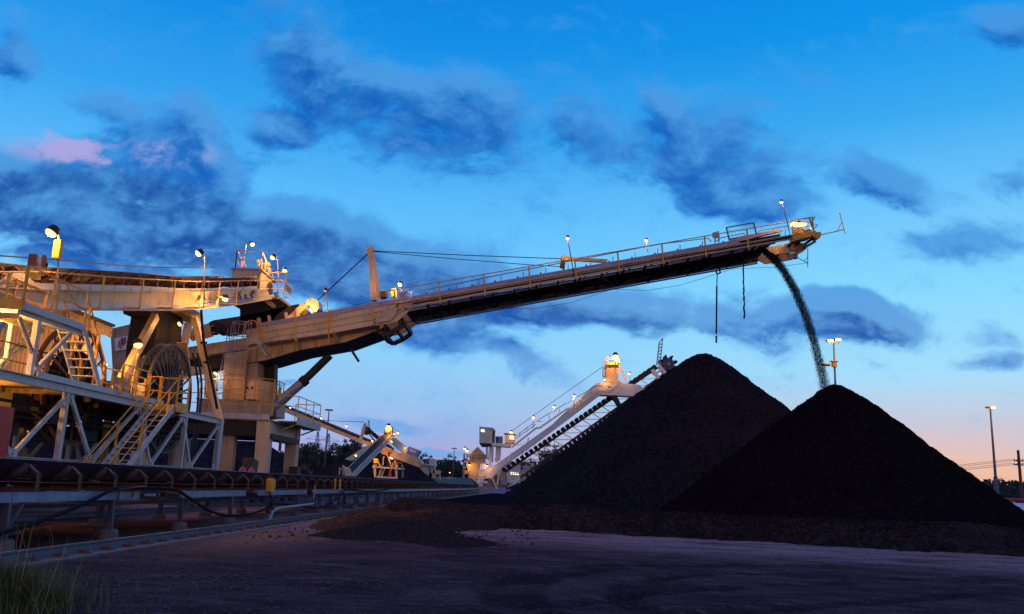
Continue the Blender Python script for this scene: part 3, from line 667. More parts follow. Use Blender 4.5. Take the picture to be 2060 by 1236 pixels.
mb = MB(); mb.box(XF+.1, XN-.12, 20, 38.4, ZT+.06, ZT+.085); mb.box(XN-.118, XN-.09, 24, 32.6, ZT+.125, ZT+.32); mb.build('deck', PALE, car)
# dark under-slung gear behind the truss
mb = MB(); rr = random.Random(4)
for i in range(46):
    y = rr.uniform(20, 37); x = rr.uniform(-18, -15.2); z = rr.uniform(2.6,3.6); mb.box(x-.3, x+.3, y-.5, y+.5, z-.2, z+.25)
for z in (3.0,3.2,3.42): mb.tube([(-15.0,14,z),(-15.0,24,z-.05),(-15.0,37,z)], .05, 6)
mb.build('machinery', BLACKT, car)
for x, y in ((-17.2,24.0),(-16.6,33.5),(-17.6,29.5),(-15.3,36.9)): mb = MB(); mb.cyl((x,y,.3),(x,y,3.8),.16,10); mb.build('carriage_leg', DIRTY, car)
for y in (22,27,32,37): mb = MB(); mb.box(-18.5,-14.2,y-.2,y+.2,1.15,1.5); mb.build('axle_beam', DIRTY, car)
for x in (-14.2,-18.6):
    for y in (16,23,30,37):
        m = MB(); m.cyl((x-.09,y,.5),(x+.09,y,.5),.3,16); m.box(x-.22,x+.22,y-.75,y+.75,.62,1.15); m.build('bogie', DIRTY, car)

def stairs(parent, top, bot, lat, n, mat, railmat, hr=(True,True), depth=.22, railh=1.0, ext=0):
    """top/bot: nearer stringer line; lat: vector to the other stringer"""
    top, bot, lat = V(top), V(bot), V(lat); d = bot-top
    mb = MB()
    for o in (V((0,0,0)), lat): mb.beam(top+o, bot+o, .05, depth)
    st = mb.build('stairway', mat, parent)
    hd = V((d.x, d.y, 0)).normalized()
    for i in range(n):
        p = top+d*((i+.6)/n); m = MB(); m.beam(p+lat*.04, p+lat*.96, .24, .03, (0,0,1)); m.build('tread', mat if mat != YEL else GALV, st)
    up = V((0,0,1))
    for k, o in enumerate((V((0,0,0)), lat)):
        if not hr[k]: continue
        m = MB(); a, b = top+o, bot+o
        pr = [a-hd*ext+up*railh*1.0, a+up*railh, b+up*railh, b+hd*.05+up*railh*.6]
        m.tube(pr, .026, 6); m.tube([a-hd*ext+up*railh*.55, a+up*railh*.55, b+up*railh*.55], .022, 6)
        for t_ in (.12, .55, .92): 
            q = a+d*t_; m.beam(q-up*.1, q+up*railh, .08, .025, (0,1,0))
        m.build('stair_handrail', railmat, st)
    return st
# lower yellow-railed stair with its landing
stairs(car, (-12.98,30.92,3.87), (-12.98,26.6,.75), (-.82,0,0), 15, PALE, YEL)
mb = MB(); mb.box(-14.1,-12.9,30.92,32.0,3.86,3.89); mb.build('landing_deck', GALV, car)
mb = MB(); mb.box(-13.8,-12.95,30.9,30.93,3.62,3.98); mb.box(-12.93,-12.88,30.93,32.0,3.72,4.08); mb.box(-14.1,-12.9,31.98,32.02,3.72,4.02); mb.build('toe_plate', YEL, car)
mb = MB(); mb.beam((-13.0,31.1,3.8),(-13.9,31.1,3.4),.07,.07); mb.beam((-13.0,31.9,3.8),(-13.9,31.9,3.4),.07,.07); mb.build('landing_bracket', PALE, car)
mb = MB(); mb.rail([(-12.93,30.97,3.9),(-12.93,31.98,3.9),(-14.05,31.98,3.9)], 1.15, .75); mb.rail([(-14.0,28.8,4.02),(-14.0,30.9,4.02)], 1.1, 1.2, w=.1); mb.rail([(-14.02,32.05,4.0),(-14.5,32.1,4.0)], 1.1, 1.0); mb.rail([(-15.1,29,4.0),(-15.1,33,4.0)], 1.1, 1.3); mb.build('handrail', YEL, car)
# upper landing and steep stair
mb = MB(); mb.box(-15.6,-14.2,22.9,26.3,5.90,5.93); mb.box(-14.22,-14.16,22.9,26.3,5.82,6.02)
mb.ibeam((-14.3,22.9,5.76),(-14.3,26.3,5.76),.1,.18); mb.ibeam((-15.5,22.9,5.76),(-15.5,26.3,5.76),.1,.18); mb.build('upper_landing', PALE, car)
mb = MB(); mb.box(-15.6,-14.16,22.86,22.9,5.80,6.08); mb.box(-15.6,-14.2,22.8,22.84,5.52,5.68); mb.build('toe_plate', YEL, car)
for y in (23.1,23.9):
    m = MB(); m.beam((-14.3,y if y > 23.5 else 23.1,ZT+.1),(-14.3,y if y > 23.5 else 23.1,5.68),.15,.17,(0,1,0)); 
    if y > 23.5: m.build('landing_post', PALE, car)
for a, b in (((-14.3,23.95,4.1),(-14.3,25.7,5.62)),((-14.3,24.5,4.1),(-14.3,23.0,5.6)),((-15.5,23.95,4.1),(-15.5,25.7,5.62)),((-15.5,24.6,4.0),(-15.5,24.6,5.68)),((-14.3,22.4,5.3),(-14.3,21.2,4.1))):
    m = MB(); m.tube([a, b], .065, 8); m.build('landing_brace', GALV, car)
stairs(car, (-14.22,26.3,5.9), (-14.22,28.05,3.93), (-.8,0,0), 8, PALE, YEL, (True,True), .2, 1.0, .02)
mb = MB(); mb.rail([(-14.2,22.9,5.95),(-14.2,26.25,5.95)], 1.1, 1.4, w=.1, wv=(1,0,0)); mb.rail([(-15.55,22.9,5.95),(-15.55,26.25,5.95)], 1.1, 1.4, w=.09); mb.rail([(-14.2,22.9,5.95),(-15.55,22.9,5.95)], 1.1, 1.2, w=.1)
mb.tube(smooth([V((-14.2,24.9,7.05)),V((-14.2,25.25,6.75)),V((-14.2,25.7,6.52)),V((-14.2,26.2,6.45))],5), .026, 6); mb.build('handrail', YEL, car)
mb = MB(); mb.rail([(-15.4,19,4.05),(-15.4,29,4.05)], 1.05, 1.6); mb.build('handrail', BROWN, car)
# cable reels
def reel(c, r, mat, nsp, two, nm='cable_reel'):
    c = V(c); mb = MB()
    for o in (0, -two):
        q = c+V((o,0,0)); mb.ring(q, (1,0,0), r-.09, r, .09, 56); mb.ring(q, (1,0,0), r*.94-.05, r*.94, .05, 56)
    rl_ = mb.build(nm, mat, car)
    for o in (0, -two):
        q = c+V((o,0,0)); m = MB()
        for k in range(nsp):
            a = 2*math.pi*k/nsp+.1; d = V((0,math.cos(a),math.sin(a))); m.beam(q+d*r*.16, q+d*(r-.06), .07, .05, (1,0,0))
        m.build('reel_spokes', mat, rl_)
    m = MB(); m.cyl(c+V((.06,0,0)), c-V((two+.06,0,0)), r*.2, 24); m.cyl(c+V((.2,0,0)), c-V((two+.3,0,0)), r*.09, 14); m.build('reel_hub', DARK, rl_)
    m = MB(); m.ring(c-V((two/2,0,0)), (1,0,0), r*.35, r*.62, two*.8, 40); m.build('wound_cable', RUBBER, rl_)
reel((-15.35,28.4,4.27), 2.0, REELB, 12, .35)
reel((-15.2,35.6,4.6), 2.3, REELK, 30, .4)
mb = MB()
for (y,z) in ((28.4,4.27),(35.6,4.6)):
    mb.beam((-15.95,y,z),(-15.95,y-.9,ZT),.14,.14); mb.beam((-15.95,y,z),(-15.95,y+.9,ZT),.14,.14)
mb.build('reel_stand', YEL, car)
mb = MB(); mb.tube(smooth([V((-15.15,37.9,6.9)),V((-15.1,38.7,5.6)),V((-15.1,38.9,4.2)),V((-15.1,38.75,2.6))],6), .05, 6); mb.tube(smooth([V((-15.35,37.9,6.9)),V((-15.3,38.8,5.6)),V((-15.3,39.05,4.2)),V((-15.3,38.9,2.6))],6), .05, 6)
for z in (5.8,4.9,4.0,3.1): mb.beam((-15.1,38.8,z),(-15.35,38.95,z+.05),.05,.05)
mb.build('cable_guide', REELK, car)
# ribbed shed on the carriage
sh = thing('ribbed_shed', 'orange-lit ribbed metal shed with a dark crooked roof under the raised gantry at the left', 'shed', (-19,32,4))
mb = MB(); mb.box(-22.5,-17.0,29.35,32.7,3.98,7.1); mb.build('wall', ORSHEET, sh)
mb = MB(); mb.box(-16.998,-16.97,29.35,32.7,4.3,7.25); mb.build('side_wall', GRSHEET, sh)
mb = MB(); mb.prism([V((-23.2,28.6,7.12)),V((-16.6,28.6,7.12)),V((-16.6,28.6,7.22)),V((-19.5,28.6,7.9)),V((-23.2,28.6,7.22))], (0,4.4,0)); mb.build('roof', ROOFM, sh)
mb = MB(); mb.box(-16.75,-16.68,28.7,33.0,6.7,7.1); mb.build('fascia', DIRTY, sh)
mb = MB(); mb.box(-16.97,-16.94,30.2,32.4,4.0,4.9); mb.build('doorway', BLACKT, sh)
for y in (30.3,31.3,32.3):
    m = MB(); m.beam((-16.9,y,4.0),(-16.9,y,5.3),.1,.12,(0,1,0)); m.build('bollard', YEL, sh)
mb = MB(); mb.box(-20.4,-18.2,29.3,29.345,4.0,5.6); mb.build('door_panel', DIRTY, sh)
# red cabinet at the very edge
mb = MB(); mb.box(-14.6,-13.25,20.3,21.75,1.55,3.0); mb.build('red_cabinet', REDP, car)
mb = MB(); mb.box(-14.3,-13.55,20.6,21.4,0.05,1.55); mb.build('cabinet_stand', DARK, car)
# second small stair glimpsed through the truss
stairs(car, (-16.4,26.2,3.7), (-16.4,24.1,1.5), (-.8,0,0), 8, YEL, YEL, (True,False), .16)
lamp(car, [at_X(262,800,-15.4), at_X(271,745,-15.4), at_X(277,712,-15.4)], at_X(278,692,-15.4), 55, .26, (.25,-.2,-1))
lamp(car, [at_X(206,760,-16.2), at_X(212,745,-16.2)], at_X(211,733,-16.2), 160, .12, (.5,-.3,-.7))

# ------------------------------------------------------------------ tripper gantry (raised belt)
tri = thing('tripper_gantry', 'raised cream tripper conveyor sloping up to a boxy head chute above the near stacker', 'conveyor gantry', (-16.7,40,0))
XG, XH = -15.7, -17.9
gt = [(-60,577),(0,580),(40,582),(81,584),(118,584),(181,586),(290,588),(358,588),(400,588),(454,587),(518,584),(536,581)]
gb = [(545,600),(516,605),(480,611),(444,616),(400,620),(354,623),(290,623),(210,622.5),(120,622),(71,621.5),(0,619),(-60,616)]
for xg, nm in ((XG,'near_girder'),(XH+.2,'far_girder')):
    mb = MB(); pts = [at_X(x, y, XG) for x, y in gt]; pb = [at_X(x, y, XG) for x, y in gb]
    mb.prism([V((xg, p.y, p.z)) for p in pts+pb], (-.06,0,0))
    for L_, s in ((pts, .02), (pb, -.02)):
        for a, b in zip(L_, L_[1:]): mb.beam((xg+.06,a.y,a.z+s),(xg+.06,b.y,b.z+s),.26,.035)
    for i in range(1, 12):
        f_ = i/12; a = pts[0].lerp(pts[-1], f_)
    mb.build(nm, CREAM, tri)
mb = MB()   # bottom flange band, coloured paler for the sky light on it
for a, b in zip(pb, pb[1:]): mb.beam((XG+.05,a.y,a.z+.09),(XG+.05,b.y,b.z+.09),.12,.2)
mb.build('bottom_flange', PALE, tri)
bt = [(-60,560),(0,564),(81,570),(118,571),(181,572.5),(290,576),(358,580),(400,581),(454,580),(518,575.5)]
bb = [(518,582),(454,585.5),(400,586.5),(358,586.5),(290,586),(181,584.5),(118,583),(81,583),(0,579),(-60,576)]
mb = MB()
tp = [at_X(x, y, XG) for x, y in bt]
for xg in (XG+.03, XH+.17): mb.prism([V((xg, at_X(x,y,XG).y, at_X(x,y,XG).z)) for x, y in bt+bb], (-.05,0,0))
mb.build('deck_plate', PALE, tri)
mb = MB()   # seams
for px in (135,181,229,263,301,338,383,440,487):
    a = at_X(px, 572+ (px>250)*5, XG); 
    mb.beam((XG+.034,a.y,a.z-.02),(XG+.034,a.y,a.z-.30),.012,.01,(0,1,0))
mb.build('plate_seam', DARK, tri)
mb = MB()
for a, b in zip(tp, tp[1:]):
    for s in (1,-1):
        xm = (XG+XH)/2; x0 = xm+s*1.02; x1 = xm+s*.55
        mb.add([(x0,a.y,a.z+.52),(x0,b.y,b.z+.52),(x1,b.y,b.z+.12),(x1,a.y,a.z+.12),(x0-.02*s,a.y,a.z+.54),(x0-.02*s,b.y,b.z+.54),(x1,b.y,b.z+.15),(x1,a.y,a.z+.15)], [(0,1,2,3),(4,5,6,7),(0,1,5,4),(2,3,7,6)])
    mb.add([(xm-.55,a.y,a.z+.12),(xm-.55,b.y,b.z+.12),(xm+.55,b.y,b.z+.12),(xm+.55,a.y,a.z+.12)], [(0,1,2,3)])
mb.build('belt', BELT, tri)
for px in (5,36,118,150,166,208,249,283,318,347,371,397,421,443,466,488,505):
    y_ = None
    for (x0,y0),(x1,y1) in zip(bt, bt[1:]):
        if x0 <= px <= x1: y_ = y0+(y1-y0)*(px-x0)/(x1-x0)
    a = at_X(px, y_, XG); xm = (XG+XH)/2; mb = MB()
    for s in (1,-1):
        mb.beam((xm+s*1.05,a.y,a.z),(xm+s*1.05,a.y,a.z+.38),.05,.09,(0,1,0)); mb.beam((xm+s*1.05,a.y,a.z+.36),(xm+s*.86,a.y,a.z+.52),.08,.03)
        mb.cyl((xm+s*.97,a.y,a.z+.44),(xm+s*.56,a.y,a.z+.06),.075,8)
    mb.cyl((xm-.5,a.y,a.z+.04),(xm+.5,a.y,a.z+.04),.075,8)
    mb.build('idler_frame', RUST, tri)
# peaked frame at the left end
mb = MB(); q = [at_X(x, y, XG+.02) for x, y in ((-20,585),(0,578),(22,556),(42,556),(68,577),(88,583))]
for a, b in zip(q, q[1:]): mb.beam(a, b, .1, .22)
c0 = at_X(40,566,XG+.1)
for x, y in ((24,583),(56,583)): mb.beam(c0, at_X(x,y,XG+.1), .1, .1)
mb.build('peaked_frame', PALE, tri)
# walkway handrail outside the girder
XR = -15.0
rp = [(-60,546),(0,548),(50,547),(98,548),(212,557),(290,562),(358,565),(400,566.5),(443,566),(482,565),(518,564.5),(548,564)]
mb = MB(); rq = [at_X(x, y, XR) for x, y in rp]; mb.tube(rq, .03, 6); mb.build('handrail', YEL, tri)
for px, w in ((20,.12),(115,.12),(210,.1),(289,.1),(353,.1),(408,.09),(443,.09),(480,.085),(519,.085)):
    yt = None
    for (x0,y0),(x1,y1) in zip(rp, rp[1:]):
        if x0 <= px <= x1: yt = y0+(y1-y0)*(px-x0)/(x1-x0)
    yb = 624 if px < 360 else (623 if px < 430 else 622-(px-430)*.14)
    a, b = at_X(px, yt, XR), at_X(px, yb, XR); m = MB(); m.beam((XR,a.y,b.z),(XR,a.y,a.z),.03,w,(0,1,0)); m.beam((XR,a.y,b.z),(XG-.1,a.y,b.z-.02),.07,.07); m.build('handrail_post', YEL, tri)
mb = MB(); fr = [at_X(x, y-9, XG) for x, y in bt]; mb.tube([V((XH-.5,p.y,p.z+.75)) for p in fr], .03, 6)
for i in range(12):
    p = fr[0].lerp(fr[-1], i/11); 
pf = [fr[0].lerp(fr[-1], i/9) for i in range(10)]
mb.build('far_handrail', GALV, tri)
mb = MB(); mb.prism([at_X(x, y, XR+.02) for x, y in [(354,624),(400,621),(444,617),(516,606.5),(530,603),(530,604.5),(516,608),(444,618.5),(400,622.5),(354,625.5)]], (-.75,0,0)); mb.prism([at_X(x, y, XR+.02) for x, y in [(60,623),(210,624),(354,624.5),(354,626),(210,625.5),(60,624.5)]], (-.75,0,0)); mb.build('walkway', GALV, tri)
mb = MB()
for (x0,y0,x1,y1) in ((398,604,520,595),(405,612,455,606)): mb.tube([at_X(x0,y0,XG+.08), at_X(x1,y1,XG+.08)], .03, 6)
for px,py in ((404,600),(436,601),(460,600),(484,592),(486,598),(496,597),(508,595),(512,588)): 
    a = at_X(px,py,XG+.1); mb.box(a.x-.06,a.x+.08,a.y-.14,a.y+.14,a.z-.11,a.z+.11)
mb.build('pipework', STEELB, tri)
# head box
hb = MB(); f0 = 48.3
fx0, fx1 = at_Y(467,555,f0).x, at_Y(523,555,f0).x; zt = at_Y(495,543.5,f0).z; zb_ = at_Y(495,566,f0).z; zl = at_X(520,603,fx1).z
hb.prism([V((fx0,f0,zb_)),V((fx0,f0,zt-.25)),V((fx0+.12,f0,zt)),V((fx1,f0,zt)),V((fx1,f0,zb_)),V((fx1-.28,f0,zb_)),V((fx1-.42,f0,zt-.42)),V((fx0+.45,f0,zt-.42)),V((fx0+.2,f0,zb_))], (0,.06,0))
side = [(523,543.5),(550,569.5),(549,574),(542,603),(523,604)]
hb.pX(side, fx1, fx1-.06, fx1); hb.pX(side, fx1, fx0, fx0+.06); hbx = hb.build('head_box', CREAM, tri)
mb = MB(); a, b = at_X(522,542.6,fx1), at_X(552,569,fx1); mb.prism([V((fx1+.12,f0-.05,a.z)),V((fx1+.12,b.y+.1,b.z)),V((fx1+.12,b.y+.1,b.z+.1)),V((fx1+.12,f0-.05,a.z+.1))], (fx0-fx1-.24,0,0)); mb.build('head_roof', GALV, hbx)
mb = MB(); mb.box(fx0+.1,fx1-.08,f0+.9,f0+1.1,zb_-.6,zt-.2); mb.build('head_interior', DARK, hbx)
mb = MB(); mb.cyl((fx0-.1,50.2,zb_-.1),(fx1+.1,50.2,zb_-.1),.5,20); mb.build('head_pulley', DARK, hbx)
mb = MB(); z0 = zt+.05
mb.rail([(fx0+.1,f0+.1,z0),(fx1-.05,f0+.1,z0),(fx1-.05,f0+2.6,z0-.9)], 1.15, 1.0, w=.06); mb.rail([(fx0+.1,f0+.1,z0),(fx0+.1,f0+2.2,z0-.6)], 1.15, 1.2, w=.06)
mb.build('roof_handrail', YEL, hbx)
mb = MB()
for px, py, r_ in ((521,527,.16),(539,533,.17),(522,534,.1),(541,541,.12),(533,540,.1)): mb.ball(at_Y(px,py,50), r_)
mb.tube([at_Y(526,545,50), at_Y(528,530,50), at_Y(541,538,50), at_Y(541,552,50)], .05, 6); mb.tube([at_Y(524,560,48.6), at_Y(532,532,48.6)], .05, 6)
mb.build('roof_valves', CREAM, hbx)
# service platform round the head
mb = MB(); hp = [at_Y(x, y, 49.2) for x, y in ((535,600),(560,600),(575,610))]
mb.prism([at_Y(x,y,49.2) for x, y in ((535,598),(562,596.5),(586,614),(583,617),(561,601),(535,603))], (0,1.6,0)); mb.build('platform', PALE, tri)
mb = MB()
mb.tube([at_Y(x,y,49.0) for x,y in ((536,564),(568,564.5),(589,583))], .035, 6); mb.tube([at_Y(x,y,49.0) for x,y in ((546,581.5),(568,581.5),(588,598),(570,598.5))], .03, 6); mb.tube([at_Y(x,y,49.0) for x,y in ((537,549),(577,549))], .03, 6)
for px, y0, y1 in ((558,566,600),(575,549,602)): mb.beam(at_Y(px,y1,49.0), at_Y(px+1,y0,49.0), .06, .06)
mb.build('platform_handrail', YEL, tri)
mb = MB(); mb.prism([at_Y(x,y,49.0) for x,y in ((574,571),(586,582),(585,593),(573,583))], (0,.03,0)); mb.build('mesh_panel', STEELB, tri)
mb = MB(); mb.prism([at_Y(x,y,48.9) for x,y in ((549,588),(559,587),(558,597),(552,597))], (0,.3,0)); mb.build('control_box', STEELB, tri)
# chute under the head
mb = MB(); mb.pY([(472,616),(483,605),(540,600),(560,602),(583,616),(560,634),(545,650),(484,652),(484,622)], 49.3, 49.2, 50.8); mb.build('head_chute', SOOT, tri)
mb = MB(); mb.pY([(534,607),(546,607),(556,617),(549,620),(540,614)], 49.1, 49.0, 49.15); mb.build('chute_flap', DIRTY, tri)
# legs and the dark chute column
mb = MB(); mb.pX([(302,624),(372,624),(371,632),(366,640),(360,840),(305,840),(309,700),(318,640),(304,634)], -16.4, -17.6, -16.4); mb.build('dark_column', SOOT, tri)
mb = MB(); mb.box(-17.9,-15.9,at_X(366,630,-15.9).y,at_X(407,630,-15.9).y,at_X(390,641,-15.9).z,at_X(390,623,-15.9).z); mb.build('leg_head', DIRTY, tri)
mb = MB(); a = at_X(391,640,-15.9); mb.beam(a, (-14.0,38.55,ZT), .32, .26, (1,0,0)); mb.build('support_leg', CREAM, tri)
mb = MB(); a = at_X(381,640,-17.6); mb.beam(a, at_X(350,800,-17.6), .3, .3, (1,0,0)); mb.build('support_leg', CREAM, tri)
mb = MB(); a = at_X(313,636,-15.9); b = at_X(246,762,-15.9); mb.beam(a, b.lerp(a,-.25), .34, .24, (1,0,0)); mb.build('support_leg', CREAM, tri)
mb = MB(); a = at_X(345,636,-17.7); b = at_X(300,740,-17.7); mb.beam(a, b.lerp(a,-.25), .3, .24, (1,0,0)); mb.build('support_leg', CREAM, tri)
mb = MB()
for (p0, p1, w, h) in (((268,729),(300,725),.14,.3),((374,743),(410,746),.14,.3),((366,690),(372,745),.5,.1)):
    mb.beam(at_X(*p0,-15.95), at_X(*p1,-15.95), w, h)
mb.beam(at_X(310,775,-15.95), at_X(412,742,-15.95), .12, .2); mb.beam(at_X(268,729,-16),at_X(268,780,-16),.15,.1,(0,1,0)); mb.build('leg_tie', DIRTY, tri)
mb = MB(); mb.tube(smooth([at_X(405,624,-15.3), at_X(407,655,-15.2), at_X(412,700,-14.9), at_X(425,760,-14.4), at_X(437,822,-13.85)], 5), .06, 7)
for px, py in ((410,690),(418,729),(432,785)): mb.beam(at_X(px-5,py,-15), at_X(px+5,py,-14.9), .1, .1)
mb.build('conduit', RUBBER, tri)
# air conditioner and lamps
mb = MB(); a, b = at_X(66,549,-16.6), at_X(97,526,-16.6); mb.box(-16.8,-16.6,a.y,b.y,a.z,a.z+.62); ac = mb.build('air_conditioner', GALV, tri)
m2 = MB(); m2.box(-16.82,-16.58,a.y-.02,a.y+.1,a.z-.02,a.z+.64); m2.build('casing', BROWN, ac)
for px, py, mm in ((75,533,REDP),(93,531,REDP),(94,536,WHITE)):
    q = at_X(px,py,-16.59); m2 = MB(); m2.box(-16.598,-16.585,q.y-.09,q.y+.09,q.z-.1,q.z+.1); m2.build('sticker', mm, ac)
mb = MB(); mb.beam(at_X(83,560,-16.2), at_X(90,514,-16.2), .1, .1); mb.build('upright', BROWN, tri)
po = lamp(tri, [at_X(113,622,-14.9), at_X(117,540,-14.9), at_X(118,475,-14.9), at_X(116,469,-14.9)], at_X(105,466,-14.9), 190, .27, (-.35,-.35,-.9))
mb = MB(); q = at_X(116.5,502,-14.9); mb.box(q.x-.1,q.x+.1,q.y-.1,q.y+.1,q.z-.28,q.z+.28); mb.build('ballast_box', YEL, po)
lamp(tri, [at_X(410,620,-14.95), at_X(411,560,-14.95), at_X(412,516,-14.95), at_X(409,510,-14.95)], at_X(401,509,-14.95), 170, .25, (-.55,-.35,-.75))
lamp(tri, [at_Y(559,602,49), at_Y(559,524,49), at_Y(556,518,49)], at_Y(549.5,517,49), 150, .23, (-.4,-.3,-.85))
lamp(tri, [at_Y(569,602,49.3), at_Y(577,549,49.3), at_Y(576,542,49.3)], at_Y(572.5,543,49.3), 150, .2, (.1,-.2,-1))
lamp(tri, [at_Y(487,543,49), at_Y(497,484,49), at_Y(505,489,49)], at_Y(507,491,49), 150, .2, (.55,-.35,-.8))
lamp(tri, [at_X(435,616,-14.9), at_X(434,606,-14.8), at_X(440,597,-14.6), at_X(450,597,-14.5)], at_X(453,600,-14.45), 240, .22, (.05,-.1,-1))
lamp(tri, [at_X(379,655,-15.7), at_X(372,648,-15.4)], at_X(363,651,-15.2), 45, .16, (-.5,-.4,-.6))
lamp(car, [(-15.5,23.6,5.66),(-15.5,23.6,5.6)], (-15.5,23.6,5.5), 520, .12, (0,.4,-1))  # unseen bulkhead lamp added under the upper landing to light the shed
lamp(car, [(-16.2,22.6,3.72),(-16.2,22.6,3.6)], (-16.2,22.6,3.5), 260, .12, (0,.5,-1))  # another unseen lamp, added beneath the deck to warm the truss faces
for a, b in (((-15.6,24.0,4.0),(-15.6,26.1,5.6)),((-18.6,31,4.0),(-18.6,34.5,7.0)),((-16.2,33.2,4.0),(-15.95,34.6,6.2)),((-18.4,36,4.0),(-17.8,39,8.6))):
    mb = MB(); mb.beam(a, b, .14, .14); mb.build('deck_brace', CREAM, car)
mb = MB(); mb.box(-17.6,-16.2,34.2,35.0,4.0,5.1); mb.box(-17.2,-16.5,36.4,37.4,4.0,4.9); mb.build('winch', BLACKT, car)
mb = MB(); mb.cyl((-16.0,33.6,4.5),(-16.9,33.6,4.5),.38,16); mb.build('winch_drum', BROWN, car)
for y in (31.6,33.4): mb = MB(); mb.box(-15.55,-15.2,y-.25,y+.25,4.0,4.95); mb.build('electrical_cabinet', GALV, car)
# ------------------------------------------------------------------ near stacker
stk = thing('stacker', 'large near cream and orange-lit stacker whose long boom reaches right and pours coal', 'stacker', (-17.3,49.3,0))
Y0, Y1 = 48.0, 51.8
def rl_(x): return 568-(x-882)*.1727
def cb(x): return 607-(x-888)*.178
# boom channel, from the knuckle to the tip
def both(poly, Yr, name, mat, t=.1, ys=None):
    for i, (a, b) in enumerate(ys or ((Y0, Y0+t), (Y1-t, Y1))):
        mb = MB(); mb.pY(poly, Yr, a, b); mb.build(name, mat, stk)
ch = [(795,rl_(795)+28.5),(1200,rl_(1200)+28.5),(1612,rl_(1612)+29),(1612,cb(1612)-1),(1200,cb(1200)),(795,cb(795))]
both(ch, Y0, 'boom_channel', CREAM)
mb = MB()
for f_ in (rl_, cb):
    o = 28.5 if f_ is rl_ else 0
    for x0, x1 in ((795,1100),(1100,1400),(1400,1612)):
        a, b = at_Y(x0,f_(x0)+o,Y0), at_Y(x1,f_(x1)+o,Y0); mb.beam((a.x,Y0-.05,a.z),(b.x,Y0-.05,b.z),.14,.05)
        mb.beam((a.x,Y1+.05,a.z),(b.x,Y1+.05,b.z),.14,.05)
mb.build('boom_flange', CREAM, stk)
gd = [(520,650.5),(589,639),(664,625.5),(745,610.6),(795,rl_(795)+19.5),(1200,rl_(1200)+19),(1478,rl_(1478)+18.5),(1492,rl_(1492)+27.5),(1200,rl_(1200)+27.8),(795,rl_(795)+27.8),(745,620),(664,635),(589,648),(520,658)]
both(gd, Y0, 'wind_guard', LILAC, .04, ((Y0-.03,Y0+.01),(Y1-.01,Y1+.03)))
# belt and its idlers between the guards
mb = MB()
bx = [(440,660),(520,649),(664,624),(795,rl_(795)+18.5),(1200,rl_(1200)+17.5),(1575,rl_(1575)+19)]
q = [at_Y(x,y,Y0+.6) for x,y in bx]
for a, b in zip(q, q[1:]):
    mb.add([(a.x,49.0,a.z+.02),(b.x,49.0,b.z+.02),(b.x,49.45,b.z-.22),(a.x,49.45,a.z-.22),(b.x,50.35,b.z-.22),(a.x,50.35,a.z-.22),(b.x,50.8,b.z+.02),(a.x,50.8,a.z+.02)], [(0,1,2,3),(3,2,4,5),(5,4,6,7)])
mb.build('boom_belt', BELT, stk)
i = 0
for x in range(812, 1480, 46):
    y_ = rl_(x)+19; a = at_Y(x,y_,Y0+.9); mb = MB()
    for s, yy in ((1,48.95),(-1,50.85)):
        mb.beam((a.x,yy,a.z-.3),(a.x-.02,yy,a.z+.1),.06,.08,(0,1,0)); mb.cyl((a.x,yy+.04*s,a.z+.04),(a.x,yy+.5*s,a.z-.28),.07,8)
    mb.build('idler_frame', BROWN, stk)
# underside: pan, cross members, bracing, cable tray
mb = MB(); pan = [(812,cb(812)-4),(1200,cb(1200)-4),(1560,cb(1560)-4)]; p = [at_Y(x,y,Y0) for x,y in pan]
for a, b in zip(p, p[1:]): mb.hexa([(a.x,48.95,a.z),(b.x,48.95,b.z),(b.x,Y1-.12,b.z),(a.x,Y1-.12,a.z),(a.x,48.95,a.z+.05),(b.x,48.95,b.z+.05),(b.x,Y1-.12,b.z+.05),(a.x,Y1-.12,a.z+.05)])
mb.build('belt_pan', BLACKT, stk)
mb = MB()
for k in range(232):
    x = 800+k*(1530-800)/231; a = at_Y(x, cb(x)-.5, Y0); mb.box(a.x-.008,a.x+.008,Y0+.12,48.92,a.z-.0,a.z+.04)
a, b = at_Y(800,cb(800)-.5,Y0), at_Y(1530,cb(1530)-.5,Y0); mb.beam((a.x,48.93,a.z),(b.x,48.93,b.z),.04,.08); mb.beam((a.x,48.5,a.z+.0),(b.x,48.5,b.z+.0),.03,.04)
mb.build('walkway_grating', LILAC, stk)
mb = MB(); xs_ = list(range(815,1560,44))
for i, x in enumerate(xs_):
    a = at_Y(x,cb(x)+1,Y0); mb.beam((a.x,Y0+.1,a.z-.02),(a.x,Y1-.1,a.z-.02),.1,.14)
    if i+1 < len(xs_):
        b = at_Y(xs_[i+1],cb(xs_[i+1])+1,Y0); e0, e1 = (48.95,Y1-.15) if i % 2 else (Y1-.15,48.95); mb.beam((a.x,e0,a.z-.03),(b.x,e1,b.z-.03),.09,.09)
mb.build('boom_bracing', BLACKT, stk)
mb = MB(); a, b = at_Y(812,cb(812)-2,Y0), at_Y(1560,cb(1560)-2,Y0); mb.beam((a.x,Y1+.1,a.z-.13),(b.x,Y1+.1,b.z-.13),.35,.12); mb.tube([(a.x,Y1+.2,a.z-.27),(b.x,Y1+.2,b.z-.27)],.05,6); mb.build('cable_tray', GALV, stk)
